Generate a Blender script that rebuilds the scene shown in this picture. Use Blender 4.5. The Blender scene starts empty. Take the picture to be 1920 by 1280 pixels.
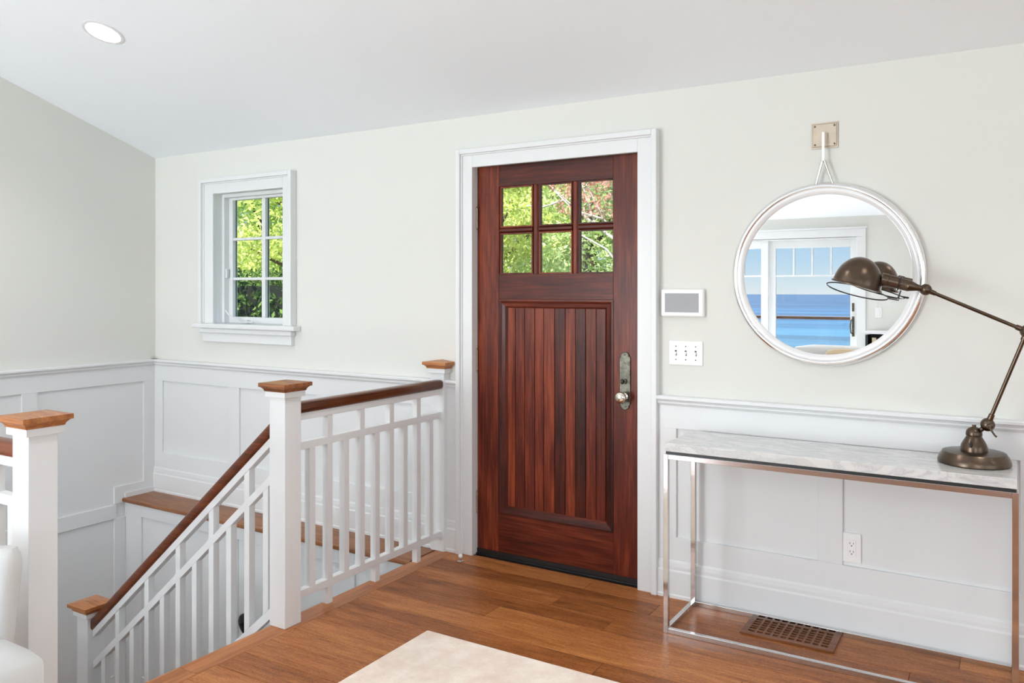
import bpy, bmesh, math, random
import numpy as np
from mathutils import Vector, Matrix

random.seed(7)
RNG = np.random.default_rng(11)
SC = bpy.context.scene
COL = SC.collection

# ------------------------------------------------------------------ camera
F_PX, HORIZON, W_PX, H_PX = 1531.4, 541.2, 1920, 1280
YAW = math.atan((1895.8 - 960) / F_PX)
cam_d = bpy.data.cameras.new('camera')
cam = bpy.data.objects.new('camera', cam_d)
COL.objects.link(cam)
cam.location = (5.062, -3.543, 1.39)
cam.rotation_euler = (math.pi / 2, 0, YAW)
cam_d.sensor_width = 36.0
cam_d.lens = 36.0 * F_PX / W_PX
cam_d.shift_y = -(H_PX / 2 - HORIZON) / W_PX
cam_d.clip_start, cam_d.clip_end = 0.05, 30000
SC.camera = cam

# ------------------------------------------------------------------ view / world / sun / daylight
SC.view_settings.view_transform = 'Standard'
SC.view_settings.look = 'None'
SC.view_settings.gamma = 1.0
SC.view_settings.use_curve_mapping = False
SC.view_settings.exposure = 0.44
SC.cycles.use_denoising = True
SC.cycles.use_adaptive_sampling = True
SC.cycles.adaptive_threshold = 0.02
SC.cycles.max_bounces = 10
SC.cycles.diffuse_bounces = 6
SC.cycles.glossy_bounces = 5
SC.cycles.transparent_max_bounces = 12
SC.cycles.sample_clamp_indirect = 6.0

SKY_STRENGTH = 0.78
SUN_STRENGTH = 8.0
SEA_DAYLIGHT = 112.0
SIDE_FILL = 17.0
DOWNLIGHT = 9.5

wd = bpy.data.worlds.new('sky')
SC.world = wd
wd.use_nodes = True
nt = wd.node_tree
nt.nodes.clear()
w_out = nt.nodes.new('ShaderNodeOutputWorld')
w_bg = nt.nodes.new('ShaderNodeBackground')
w_tc = nt.nodes.new('ShaderNodeTexCoord')
w_sep = nt.nodes.new('ShaderNodeSeparateXYZ')
w_ramp = nt.nodes.new('ShaderNodeValToRGB')
w_ramp.color_ramp.elements[0].position = 0.0
w_ramp.color_ramp.elements[0].color = (0.88, 0.96, 1.0, 1)
w_ramp.color_ramp.elements[1].position = 0.6
w_ramp.color_ramp.elements[1].color = (0.24, 0.47, 0.90, 1)
for p_, c_ in ((0.03, (0.64, 0.84, 1.0, 1)), (0.075, (0.40, 0.68, 1.0, 1))):
    e = w_ramp.color_ramp.elements.new(p_); e.color = c_
w_noise = nt.nodes.new('ShaderNodeTexNoise')
w_noise.inputs['Scale'].default_value = 3.0
w_noise.inputs['Detail'].default_value = 5.0
w_map = nt.nodes.new('ShaderNodeMapping')
w_map.inputs['Scale'].default_value = (1, 1, 5)
w_cr = nt.nodes.new('ShaderNodeValToRGB')
w_cr.color_ramp.elements[0].position = 0.48
w_cr.color_ramp.elements[0].color = (0, 0, 0, 1)
w_cr.color_ramp.elements[1].position = 0.75
w_cr.color_ramp.elements[1].color = (0.45, 0.45, 0.45, 1)
w_mix = nt.nodes.new('ShaderNodeMixRGB')
w_mix.inputs['Color2'].default_value = (0.92, 0.96, 1.0, 1)
L = nt.links.new
L(w_tc.outputs['Generated'], w_sep.inputs[0])
L(w_sep.outputs['Z'], w_ramp.inputs['Fac'])
L(w_tc.outputs['Generated'], w_map.inputs['Vector'])
L(w_map.outputs['Vector'], w_noise.inputs['Vector'])
L(w_noise.outputs['Fac'], w_cr.inputs['Fac'])
L(w_cr.outputs['Color'], w_mix.inputs['Fac'])
L(w_ramp.outputs['Color'], w_mix.inputs['Color1'])
L(w_mix.outputs['Color'], w_bg.inputs['Color'])
w_bg.inputs['Strength'].default_value = SKY_STRENGTH
L(w_bg.outputs['Background'], w_out.inputs['Surface'])

sun_d = bpy.data.lights.new('sun', 'SUN')
sun_d.energy = SUN_STRENGTH
sun_d.color = (1.0, 0.95, 0.86)
sun_d.angle = math.radians(0.6)
sun = bpy.data.objects.new('sun', sun_d)
COL.objects.link(sun)
sun.rotation_euler = Vector((0.22, 0.50, -0.84)).to_track_quat('-Z', 'Y').to_euler()


def area_light(name, loc, direction, sx, sy, power, color=(1, 1, 1), spread=180):
    d = bpy.data.lights.new(name, 'AREA')
    d.shape = 'RECTANGLE'
    d.size, d.size_y = sx, sy
    d.energy = power
    d.color = color
    d.spread = math.radians(spread)
    o = bpy.data.objects.new(name, d)
    COL.objects.link(o)
    o.location = loc
    o.rotation_euler = Vector(direction).to_track_quat('-Z', 'Y').to_euler()
    return o


# daylight entering through the sea-side glazing (left panels of the sliding door); the far and side lights are added fill
DAY = (0.938, 0.985, 1.018)
area_light('daylight_sliding_door', (1.20, -6.80, 1.08), (0, 1, 0), 1.56, 1.80, SEA_DAYLIGHT, DAY)
area_light('far_fill_light', (6.7, -6.80, 1.45), (0, 1, 0), 1.9, 1.0, SEA_DAYLIGHT * 0.27, DAY)  # added fill light, set in an unseen sea-side window
area_light('side_fill_light', (8.66, -3.2, 1.30), (-1, 0, 0), 3.0, 1.6, SIDE_FILL, DAY)  # added fill light from the right; its window was built to hold it

# ------------------------------------------------------------------ helpers
ORG = {}


def empty(name, loc):
    o = bpy.data.objects.new(name, None)
    o.empty_display_size = 0.1
    COL.objects.link(o)
    o.location = loc
    ORG[o.name] = Vector(loc)
    return o


def tag(o, label=None, cat=None, group=None, kind=None):
    if label: o['label'] = label
    if cat: o['category'] = cat
    if group: o['group'] = group
    if kind: o['kind'] = kind
    return o


class MB:
    def __init__(s):
        s.v = []; s.f = []

    def add(s, vs, fs):
        b = len(s.v)
        s.v += [tuple(p) for p in vs]
        s.f += [tuple(b + i for i in f) for f in fs]
        return s

    def box(s, x0, x1, y0, y1, z0, z1):
        if x0 > x1: x0, x1 = x1, x0
        if y0 > y1: y0, y1 = y1, y0
        if z0 > z1: z0, z1 = z1, z0
        vs = [(x0, y0, z0), (x1, y0, z0), (x1, y1, z0), (x0, y1, z0),
              (x0, y0, z1), (x1, y0, z1), (x1, y1, z1), (x0, y1, z1)]
        return s.add(vs, [(3, 2, 1, 0), (4, 5, 6, 7), (0, 1, 5, 4), (1, 2, 6, 5), (2, 3, 7, 6), (3, 0, 4, 7)])

    def loft(s, rings, cap=True, closed=True):
        n = len(rings[0]); b = len(s.v)
        for r in rings: s.v += [tuple(p) for p in r]
        for i in range(len(rings) - 1):
            for j in range(n if closed else n - 1):
                k = (j + 1) % n
                s.f.append((b + i * n + j, b + i * n + k, b + (i + 1) * n + k, b + (i + 1) * n + j))
        if cap:
            s.f.append(tuple(b + j for j in reversed(range(n))))
            s.f.append(tuple(b + (len(rings) - 1) * n + j for j in range(n)))
        return s

    def extrude(s, prof, fn0, fn1):
        """prof: list of 2D points; fn0/fn1 map (a,b) to a 3D point at either end"""
        return s.loft([[fn0(*p) for p in prof], [fn1(*p) for p in prof]])

    def lathe(s, prof, origin=(0, 0, 0), axis=(0, 0, 1), n=32):
        q = Vector((0, 0, 1)).rotation_difference(Vector(axis).normalized())
        o = Vector(origin)
        rings = []
        for r, z in prof:
            r = max(r, 1e-5)
            rings.append([o + q @ Vector((r * math.cos(2 * math.pi * k / n), r * math.sin(2 * math.pi * k / n), z)) for k in range(n)])
        return s.loft(rings)

    def tube(s, pts, r, n=12, closed=False):
        pts = [Vector(p) for p in pts]
        rr = r if isinstance(r, (list, tuple)) else [r] * len(pts)
        rings = []
        prev = None
        for i, p in enumerate(pts):
            if closed:
                d = pts[(i + 1) % len(pts)] - pts[i - 1]
            else:
                d = pts[min(i + 1, len(pts) - 1)] - pts[max(i - 1, 0)]
            d.normalize()
            if prev is None:
                a = d.orthogonal().normalized()
            else:
                a = (prev - d * prev.dot(d)).normalized()
            prev = a
            b = d.cross(a)
            rings.append([p + (a * math.cos(2 * math.pi * k / n) + b * math.sin(2 * math.pi * k / n)) * rr[i] for k in range(n)])
        if closed:
            rings.append(rings[0])
            return s.loft(rings, cap=False)
        return s.loft(rings)

    def build(s, name, mat, parent=None, bevel=0, seg=2, smooth=0, origin=None):
        if parent is not None:
            org = ORG[parent.name]
        elif origin is not None:
            org = Vector(origin)
        else:
            a = np.array(s.v)
            org = Vector((float(a[:, 0].mean()), float(a[:, 1].mean()), float(a[:, 2].min())))
        me = bpy.data.meshes.new(name)
        me.from_pydata([tuple(Vector(p) - org) for p in s.v], [], s.f)
        bm = bmesh.new(); bm.from_mesh(me)
        bmesh.ops.remove_doubles(bm, verts=bm.verts, dist=1e-6) if smooth else None
        bmesh.ops.recalc_face_normals(bm, faces=bm.faces)
        bm.to_mesh(me); bm.free()
        if smooth:
            me.polygons.foreach_set('use_smooth', [True] * len(me.polygons))
            me.set_sharp_from_angle(angle=math.radians(smooth))
        me.materials.append(mat)
        o = bpy.data.objects.new(name, me)
        COL.objects.link(o)
        if parent is not None:
            o.parent = parent
        else:
            o.location = org
        ORG[o.name] = org
        if bevel:
            m = o.modifiers.new('bevel', 'BEVEL')
            m.width = bevel; m.segments = seg; m.limit_method = 'ANGLE'; m.angle_limit = math.radians(40)
        return o


def box_obj(name, mat, b, parent=None, bevel=0, **k):
    return MB().box(*b).build(name, mat, parent, bevel=bevel, **k)


def clone(o, parent, off=(0, 0, 0)):
    c = o.copy(); COL.objects.link(c); c.parent = parent
    c.location = Vector(o.location) + Vector(off)
    ORG[c.name] = ORG[o.name] + Vector(off)
    return c


def struct(o, label=None):
    o['kind'] = 'structure'
    if label: o['label'] = label
    return o


# ------------------------------------------------------------------ materials
def newmat(name):
    m = bpy.data.materials.new(name); m.use_nodes = True
    return m, m.node_tree, m.node_tree.nodes['Principled BSDF']


def srgb(r, g, b):
    f = lambda c: c / 12.92 if c <= 0.04045 else ((c + 0.055) / 1.055) ** 2.4
    return (f(r / 255), f(g / 255), f(b / 255), 1)


def plain(name, col, rough=0.5, metal=0.0, bump=0.0, bscale=200.0, spec=0.5, coat=0.0, vary=0.0):
    m, t, p = newmat(name)
    p.inputs['Base Color'].default_value = col
    p.inputs['Roughness'].default_value = rough
    p.inputs['Metallic'].default_value = metal
    p.inputs['Specular IOR Level'].default_value = spec
    if coat:
        p.inputs['Coat Weight'].default_value = coat
        p.inputs['Coat Roughness'].default_value = 0.12
    if bump or vary:
        tc = t.nodes.new('ShaderNodeTexCoord')
        n = t.nodes.new('ShaderNodeTexNoise')
        n.inputs['Scale'].default_value = bscale; n.inputs['Detail'].default_value = 4
        t.links.new(tc.outputs['Object'], n.inputs['Vector'])
        if bump:
            b = t.nodes.new('ShaderNodeBump')
            b.inputs['Strength'].default_value = bump; b.inputs['Distance'].default_value = 0.002
            t.links.new(n.outputs['Fac'], b.inputs['Height'])
            t.links.new(b.outputs['Normal'], p.inputs['Normal'])
        if vary:
            hs = t.nodes.new('ShaderNodeHueSaturation')
            hs.inputs['Color'].default_value = col
            mr = t.nodes.new('ShaderNodeMapRange')
            mr.inputs['To Min'].default_value = 1 - vary; mr.inputs['To Max'].default_value = 1 + vary
            mr.inputs['From Min'].default_value = 0.3; mr.inputs['From Max'].default_value = 0.7
            t.links.new(n.outputs['Fac'], mr.inputs['Value'])
            t.links.new(mr.outputs['Result'], hs.inputs['Value'])
            t.links.new(hs.outputs['Color'], p.inputs['Base Color'])
    return m


def wood(name, dark, mid, light, axis='x', stretch=14.0, scale=9.0, rough=0.35, rand=0.35, coat=0.0, bump=0.15, fleck=0.0, spec=0.5):
    """streaky grain along the given object axis, each object shifted and toned by its own random value"""
    m, t, p = newmat(name)
    N = t.nodes.new; K = t.links.new
    tc = N('ShaderNodeTexCoord'); oi = N('ShaderNodeObjectInfo')
    mul = N('ShaderNodeMath'); mul.operation = 'MULTIPLY'; mul.inputs[1].default_value = 37.0
    K(oi.outputs['Random'], mul.inputs[0])
    off = N('ShaderNodeCombineXYZ')
    for i in range(3): K(mul.outputs[0], off.inputs[i])
    addv = N('ShaderNodeVectorMath'); addv.operation = 'ADD'
    K(tc.outputs['Object'], addv.inputs[0]); K(off.outputs[0], addv.inputs[1])
    mp = N('ShaderNodeMapping')
    s = [stretch, stretch, stretch]; s['xyz'.index(axis)] = 1.0
    mp.inputs['Scale'].default_value = s
    K(addv.outputs[0], mp.inputs['Vector'])
    n1 = N('ShaderNodeTexNoise'); n1.inputs['Scale'].default_value = scale * 0.28
    n1.inputs['Detail'].default_value = 6; n1.inputs['Roughness'].default_value = 0.6; n1.inputs['Distortion'].default_value = 0.6
    K(mp.outputs[0], n1.inputs['Vector'])
    mp2 = N('ShaderNodeMapping')
    s2 = [stretch * 6, stretch * 6, stretch * 6]; s2['xyz'.index(axis)] = 2.0
    mp2.inputs['Scale'].default_value = s2
    K(addv.outputs[0], mp2.inputs['Vector'])
    n2 = N('ShaderNodeTexNoise'); n2.inputs['Scale'].default_value = scale * 0.4; n2.inputs['Detail'].default_value = 4
    K(mp2.outputs[0], n2.inputs['Vector'])
    mixf = N('ShaderNodeMath'); mixf.operation = 'MULTIPLY_ADD'; mixf.inputs[1].default_value = 0.45
    K(n2.outputs['Fac'], mixf.inputs[0])
    h = N('ShaderNodeMath'); h.operation = 'MULTIPLY'; h.inputs[1].default_value = 0.55
    K(n1.outputs['Fac'], h.inputs[0]); K(h.outputs[0], mixf.inputs[2])
    # random tone
    rs = N('ShaderNodeMath'); rs.operation = 'MULTIPLY_ADD'; rs.inputs[1].default_value = rand; rs.inputs[2].default_value = -rand / 2
    K(oi.outputs['Random'], rs.inputs[0])
    ad = N('ShaderNodeMath'); ad.operation = 'ADD'; K(mixf.outputs[0], ad.inputs[0]); K(rs.outputs[0], ad.inputs[1])
    fac = ad
    if fleck:
        mp3 = N('ShaderNodeMapping'); s3 = [70.0, 70.0, 70.0]; s3['xyz'.index(axis)] = 45.0
        mp3.inputs['Scale'].default_value = s3; K(addv.outputs[0], mp3.inputs['Vector'])
        n3 = N('ShaderNodeTexNoise'); n3.inputs['Scale'].default_value = 2.2; n3.inputs['Detail'].default_value = 2; n3.inputs['Distortion'].default_value = 1.5
        K(mp3.outputs[0], n3.inputs['Vector'])
        f3 = N('ShaderNodeMath'); f3.operation = 'MULTIPLY_ADD'; f3.inputs[1].default_value = fleck; f3.inputs[2].default_value = -fleck / 2
        K(n3.outputs['Fac'], f3.inputs[0])
        a2 = N('ShaderNodeMath'); a2.operation = 'ADD'; K(ad.outputs[0], a2.inputs[0]); K(f3.outputs[0], a2.inputs[1]); fac = a2
    cr = N('ShaderNodeValToRGB')
    cr.color_ramp.elements[0].position = 0.30; cr.color_ramp.elements[0].color = dark
    cr.color_ramp.elements[1].position = 0.72; cr.color_ramp.elements[1].color = light
    e = cr.color_ramp.elements.new(0.5); e.color = mid
    K(fac.outputs[0], cr.inputs['Fac']); K(cr.outputs['Color'], p.inputs['Base Color'])
    p.inputs['Roughness'].default_value = rough
    p.inputs['Specular IOR Level'].default_value = spec
    if coat:
        p.inputs['Coat Weight'].default_value = coat; p.inputs['Coat Roughness'].default_value = 0.18
    b = N('ShaderNodeBump'); b.inputs['Strength'].default_value = bump; b.inputs['Distance'].default_value = 0.001
    K(n2.outputs['Fac'], b.inputs['Height']); K(b.outputs['Normal'], p.inputs['Normal'])
    return m


def glass_mat(name, tint=(0.96, 0.98, 0.97, 1), gloss=0.018):
    m = bpy.data.materials.new(name); m.use_nodes = True
    t = m.node_tree; t.nodes.clear()
    out = t.nodes.new('ShaderNodeOutputMaterial'); mx = t.nodes.new('ShaderNodeMixShader')
    tr = t.nodes.new('ShaderNodeBsdfTransparent'); gl = t.nodes.new('ShaderNodeBsdfGlossy')
    tr.inputs['Color'].default_value = tint; gl.inputs['Roughness'].default_value = 0.0
    mx.inputs['Fac'].default_value = gloss
    t.links.new(tr.outputs[0], mx.inputs[1]); t.links.new(gl.outputs[0], mx.inputs[2]); t.links.new(mx.outputs[0], out.inputs[0])
    return m


def emit_mat(name, col, s):
    m = bpy.data.materials.new(name); m.use_nodes = True
    t = m.node_tree; t.nodes.clear()
    out = t.nodes.new('ShaderNodeOutputMaterial'); em = t.nodes.new('ShaderNodeEmission')
    em.inputs['Color'].default_value = col; em.inputs['Strength'].default_value = s
    t.links.new(em.outputs[0], out.inputs[0])
    return m


def leaf_mat(name, c1, c2, trans=0.45):
    m = bpy.data.materials.new(name); m.use_nodes = True
    t = m.node_tree; t.nodes.clear(); N = t.nodes.new; K = t.links.new
    out = N('ShaderNodeOutputMaterial'); mx = N('ShaderNodeMixShader'); df = N('ShaderNodeBsdfDiffuse'); tl = N('ShaderNodeBsdfTranslucent')
    at = N('ShaderNodeAttribute'); at.attribute_name = 'tone'
    cr = N('ShaderNodeValToRGB')
    cr.color_ramp.elements[0].color = c1; cr.color_ramp.elements[1].color = c2
    K(at.outputs['Fac'], cr.inputs['Fac']); K(cr.outputs[0], df.inputs[0]); K(cr.outputs[0], tl.inputs[0])
    mx.inputs[0].default_value = trans
    K(df.outputs[0], mx.inputs[1]); K(tl.outputs[0], mx.inputs[2]); K(mx.outputs[0], out.inputs[0])
    return m


M = {}
M['wall'] = plain('wall_paint', (0.735, 0.738, 0.70, 1), 0.75, spec=0.2, bump=0.04, bscale=350)
M['white'] = plain('white_trim_paint', (0.765, 0.78, 0.79, 1), 0.38, spec=0.4)
M['ceiling'] = plain('ceiling_paint', (0.875, 0.92, 0.96, 1), 0.8, spec=0.2)
M['floor_x'] = wood('oak_floor', srgb(110, 63, 31), srgb(157, 95, 51), srgb(194, 130, 76), 'x', 7, 9, 0.38, 0.18, fleck=0.5, spec=0.22)
M['floor_y'] = wood('oak_floor_border', srgb(104, 60, 34), srgb(160, 98, 54), srgb(196, 130, 78), 'y', 12, 9, 0.36, 0.15, spec=0.3)
M['subfloor'] = plain('subfloor_dark', srgb(40, 26, 18), 0.8)
M['tread'] = wood('oak_tread', srgb(84, 48, 26), srgb(146, 94, 58), srgb(180, 124, 82), 'x', 16, 9, 0.35, 0.1)
M['cap'] = wood('oak_newel_cap', srgb(96, 52, 26), srgb(160, 98, 52), srgb(200, 136, 80), 'x', 14, 12, 0.35, 0.2)
M['rail_y'] = wood('oak_handrail_level', srgb(56, 26, 12), srgb(100, 54, 28), srgb(128, 74, 42), 'y', 16, 8, 0.28, 0.1)
M['rail_x'] = wood('oak_handrail_stair', srgb(60, 26, 12), srgb(112, 54, 24), srgb(134, 70, 34), 'x', 12, 8, 0.28, 0.1)
M['mahog_v'] = wood('mahogany_upright', srgb(44, 14, 8), srgb(92, 33, 18), srgb(146, 66, 36), 'z', 7, 6, 0.40, 0.28, coat=0.08, spec=0.25)
M['mahog_h'] = wood('mahogany_crosswise', srgb(44, 14, 8), srgb(86, 31, 17), srgb(130, 58, 33), 'x', 7, 6, 0.40, 0.15, coat=0.08, spec=0.25)
M['chrome'] = plain('polished_chrome', (0.66, 0.645, 0.635, 1), 0.10, 1.0)
M['bevel_sheen'] = plain('bevel_painted_reflection', (0.88, 0.89, 0.90, 1), 0.22, 0.15)  # white base colour stands in for the bright reflection on the mirror bevel
M['nickel'] = plain('polished_nickel_frame', (0.93, 0.93, 0.94, 1), 0.16, 1.0)
M['plate'] = plain('brushed_nickel_plate', srgb(186, 172, 156), 0.42, 1.0, vary=0.06, bscale=30)
M['bronze'] = plain('aged_bronze', srgb(98, 84, 72), 0.30, 1.0, vary=0.16, bscale=14)
M['pewter'] = plain('antique_pewter', srgb(104, 102, 92), 0.45, 1.0, vary=0.4, bscale=55)
M['knob'] = plain('polished_knob', srgb(226, 220, 208), 0.16, 1.0)
M['black'] = plain('black_satin', (0.012, 0.012, 0.013, 1), 0.35)
M['rubber'] = plain('black_door_sweep', (0.014, 0.010, 0.010, 1), 0.5)
M['plastic'] = plain('white_plastic', (0.87, 0.87, 0.87, 1), 0.28)
M['screen'] = plain('grey_screen', srgb(156, 157, 161), 0.35, spec=0.25)
M['slot'] = plain('dark_slot', (0.05, 0.05, 0.05, 1), 0.6)
M['mirror'] = plain('mirror_silver', (0.95, 0.955, 0.955, 1), 0.0, 1.0)
M['glass'] = glass_mat('window_glass')
M['seaglass'] = glass_mat('sea_door_glass', (0.92, 0.93, 0.93, 1), 0.015)
M['linen'] = plain('white_linen', (0.64, 0.645, 0.64, 1), 0.9, bump=0.5, bscale=420, spec=0.1)
M['pillow'] = plain('beige_linen', srgb(196, 178, 150), 0.9, bump=0.4, bscale=300, spec=0.1)
M['lens'] = emit_mat('lamp_lens', (1.0, 0.98, 0.95, 1), 6.0)
M['bark'] = plain('pale_bark', srgb(216, 204, 194), 0.9, vary=0.25, bscale=8)
M['bark_dark'] = plain('brown_bark', srgb(86, 68, 54), 0.9, vary=0.25, bscale=8)
M['paper'] = plain('paper', srgb(222, 205, 170), 0.8)
M['deckwood'] = wood('deck_wood', srgb(84, 60, 44), srgb(120, 88, 66), srgb(150, 116, 90), 'x', 10, 6, 0.6, 0.2)
M['grass'] = plain('lawn', srgb(96, 122, 60), 0.9, vary=0.3, bscale=3)
M['sand'] = plain('sand', srgb(214, 200, 172), 0.95, vary=0.1, bscale=0.3)


def marble_mat():
    m, t, p = newmat('white_marble'); N = t.nodes.new; K = t.links.new
    tc = N('ShaderNodeTexCoord'); mp = N('ShaderNodeMapping'); mp.inputs['Scale'].default_value = (2.2, 7.0, 7.0); mp.inputs['Rotation'].default_value = (0, 0, 0.25)
    K(tc.outputs['Object'], mp.inputs[0])
    n = N('ShaderNodeTexNoise'); n.inputs['Scale'].default_value = 2.6; n.inputs['Detail'].default_value = 9; n.inputs['Roughness'].default_value = 0.62; n.inputs['Distortion'].default_value = 1.6
    K(mp.outputs[0], n.inputs['Vector'])
    cr = N('ShaderNodeValToRGB'); E = cr.color_ramp.elements
    E[0].position = 0.30; E[0].color = srgb(182, 182, 181); E[1].position = 0.62; E[1].color = srgb(214, 213, 211)
    v = E.new(0.455); v.color = srgb(206, 206, 205); v = E.new(0.485); v.color = srgb(186, 186, 188); v = E.new(0.505); v.color = srgb(208, 208, 207)
    K(n.outputs['Fac'], cr.inputs[0]); K(cr.outputs[0], p.inputs['Base Color'])
    p.inputs['Roughness'].default_value = 0.16
    return m


def rug_mat():
    m, t, p = newmat('beige_rug'); N = t.nodes.new; K = t.links.new
    tc = N('ShaderNodeTexCoord')
    n = N('ShaderNodeTexNoise'); n.inputs['Scale'].default_value = 5; n.inputs['Detail'].default_value = 8; n.inputs['Roughness'].default_value = 0.75
    K(tc.outputs['Object'], n.inputs['Vector'])
    cr = N('ShaderNodeValToRGB'); E = cr.color_ramp.elements
    E[0].position = 0.33; E[0].color = srgb(230, 208, 194); E[1].position = 0.62; E[1].color = srgb(250, 240, 228)
    K(n.outputs['Fac'], cr.inputs[0])
    n2 = N('ShaderNodeTexNoise'); n2.inputs['Scale'].default_value = 260; n2.inputs['Detail'].default_value = 2
    K(tc.outputs['Object'], n2.inputs['Vector'])
    mx = N('ShaderNodeMixRGB'); mx.blend_type = 'MULTIPLY'; mx.inputs[0].default_value = 0.12
    K(cr.outputs[0], mx.inputs[1]); K(n2.outputs['Fac'], mx.inputs[2]); K(mx.outputs[0], p.inputs['Base Color'])
    b = N('ShaderNodeBump'); b.inputs['Strength'].default_value = 0.5; b.inputs['Distance'].default_value = 0.003
    K(n2.outputs['Fac'], b.inputs['Height']); K(b.outputs[0], p.inputs['Normal'])
    p.inputs['Roughness'].default_value = 0.95; p.inputs['Specular IOR Level'].default_value = 0.1
    return m


def sea_mat():
    m, t, p = newmat('sea_water'); N = t.nodes.new; K = t.links.new
    geo = N('ShaderNodeNewGeometry'); sep = N('ShaderNodeSeparateXYZ'); K(geo.outputs['Position'], sep.inputs[0])
    # wobble the shoreline
    nw = N('ShaderNodeTexNoise'); nw.inputs['Scale'].default_value = 0.03; K(geo.outputs['Position'], nw.inputs['Vector'])
    wb = N('ShaderNodeMath'); wb.operation = 'MULTIPLY_ADD'; wb.inputs[1].default_value = 34.0; K(nw.outputs['Fac'], wb.inputs[0]); K(sep.outputs['Y'], wb.inputs[2])
    mr = N('ShaderNodeMapRange'); mr.inputs['From Min'].default_value = -130; mr.inputs['From Max'].default_value = -900
    K(wb.outputs[0], mr.inputs['Value'])
    cr = N('ShaderNodeValToRGB'); E = cr.color_ramp.elements
    E[0].position = 0.0; E[0].color = srgb(96, 158, 146)
    E[1].position = 1.0; E[1].color = srgb(20, 74, 118)
    v = E.new(0.068); v.color = srgb(104, 164, 152)
    v = E.new(0.095); v.color = srgb(58, 112, 148)
    v = E.new(0.3); v.color = srgb(34, 94, 138)
    K(mr.outputs[0], cr.inputs[0])
    mp = N('ShaderNodeMapping'); mp.inputs['Scale'].default_value = (0.0025, 0.02, 1); K(geo.outputs['Position'], mp.inputs[0])
    n = N('ShaderNodeTexNoise'); n.inputs['Scale'].default_value = 1.3; n.inputs['Detail'].default_value = 9; n.inputs['Roughness'].default_value = 0.66; n.inputs['Distortion'].default_value = 0.5
    K(mp.outputs[0], n.inputs['Vector'])
    c2 = N('ShaderNodeValToRGB'); c2.color_ramp.elements[0].position = 0.36; c2.color_ramp.elements[0].color = (0.36, 0.42, 0.50, 1)
    c2.color_ramp.elements[1].position = 0.64; c2.color_ramp.elements[1].color = (1.9, 1.7, 1.5, 1)
    K(n.outputs['Fac'], c2.inputs[0])
    mx = N('ShaderNodeMixRGB'); mx.blend_type = 'MULTIPLY'; mx.inputs[0].default_value = 1.0
    K(cr.outputs[0], mx.inputs[1]); K(c2.outputs[0], mx.inputs[2])
    # breaking foam line
    d = N('ShaderNodeMath'); d.operation = 'ADD'; d.inputs[1].default_value = 185.0; K(wb.outputs[0], d.inputs[0])
    ab = N('ShaderNodeMath'); ab.operation = 'ABSOLUTE'; K(d.outputs[0], ab.inputs[0])
    nf = N('ShaderNodeTexNoise'); nf.inputs['Scale'].default_value = 0.16; nf.inputs['Detail'].default_value = 7; K(geo.outputs['Position'], nf.inputs['Vector'])
    th = N('ShaderNodeMath'); th.operation = 'MULTIPLY_ADD'; th.inputs[1].default_value = 30; th.inputs[2].default_value = -13; K(nf.outputs['Fac'], th.inputs[0])
    lt = N('ShaderNodeMath'); lt.operation = 'LESS_THAN'; K(ab.outputs[0], lt.inputs[0]); K(th.outputs[0], lt.inputs[1])
    mf = N('ShaderNodeMixRGB'); mf.inputs[2].default_value = (0.9, 0.93, 0.93, 1); K(lt.outputs[0], mf.inputs[0]); K(mx.outputs[0], mf.inputs[1])
    K(mf.outputs[0], p.inputs['Base Color'])
    p.inputs['Roughness'].default_value = 0.55; p.inputs['Specular IOR Level'].default_value = 0.15
    return m


M['marble'] = marble_mat(); M['rug'] = rug_mat(); M['sea'] = sea_mat()
M['leaf_yellow'] = leaf_mat('yellow_green_leaves', srgb(188, 206, 96), srgb(250, 250, 184))
M['leaf_green'] = leaf_mat('mid_green_leaves', srgb(168, 196, 116), srgb(238, 244, 196))
M['leaf_dark'] = leaf_mat('dark_hedge_leaves', srgb(34, 62, 36), srgb(136, 166, 92), 0.3)
M['leaf_red'] = leaf_mat('red_maple_leaves', srgb(222, 130, 116), srgb(250, 206, 198))
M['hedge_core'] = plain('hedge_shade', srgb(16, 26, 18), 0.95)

# ------------------------------------------------------------------ setting: walls, ceiling, floor
XR, YS, EAVE, PITCH = 8.6, -6.9, 2.293, 0.336
RIDGE = YS / 2
Z_LOW = -2.4                     # floor of the storey below
DX0, DX1, DZ1 = 2.664, 3.585, 2.03       # front door opening
WX0, WX1, WZ0, WZ1 = 0.634, 1.330, 1.165, 2.008      # small window opening

mb = MB()
wa, wb, wc, wd_ = WX0 - .011, WX1 + .021, WZ0 - .02, WZ1 + .011      # rough openings behind the jambs
da, db, dc = DX0 - .021, DX1 + .021, DZ1 + .021
mb.box(-0.15, wa, 0, 0.16, Z_LOW, 2.5).box(wa, wb, 0, 0.16, Z_LOW, wc).box(wa, wb, 0, 0.16, wd_, 2.5)
mb.box(wb, da, 0, 0.16, Z_LOW, 2.5).box(da, db, 0, 0.16, dc, 2.5).box(da, db, 0, 0.16, -0.3, -0.02).box(db, XR, 0, 0.16, Z_LOW, 2.5)
wall_back = struct(mb.build('wall_back', M['wall'], origin=(0, 0, 0)), 'pale greige wall with the front door and small window')
mb = MB().loft([[(x, 0.16, Z_LOW), (x, 0.16, EAVE + .1), (x, RIDGE, EAVE - PITCH * RIDGE + .15), (x, YS - .16, EAVE + .1), (x, YS - .16, Z_LOW)] for x in (-0.15, 0)])
wall_left = struct(mb.build('wall_left', M['wall'], origin=(0, 0, 0)), 'pale greige side wall beside the stairwell')
RWY0, RWY1, RWZ0, RWZ1 = -4.72, -1.68, .48, 2.12       # unseen wide window added in the right-hand wall for the side fill light
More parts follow.
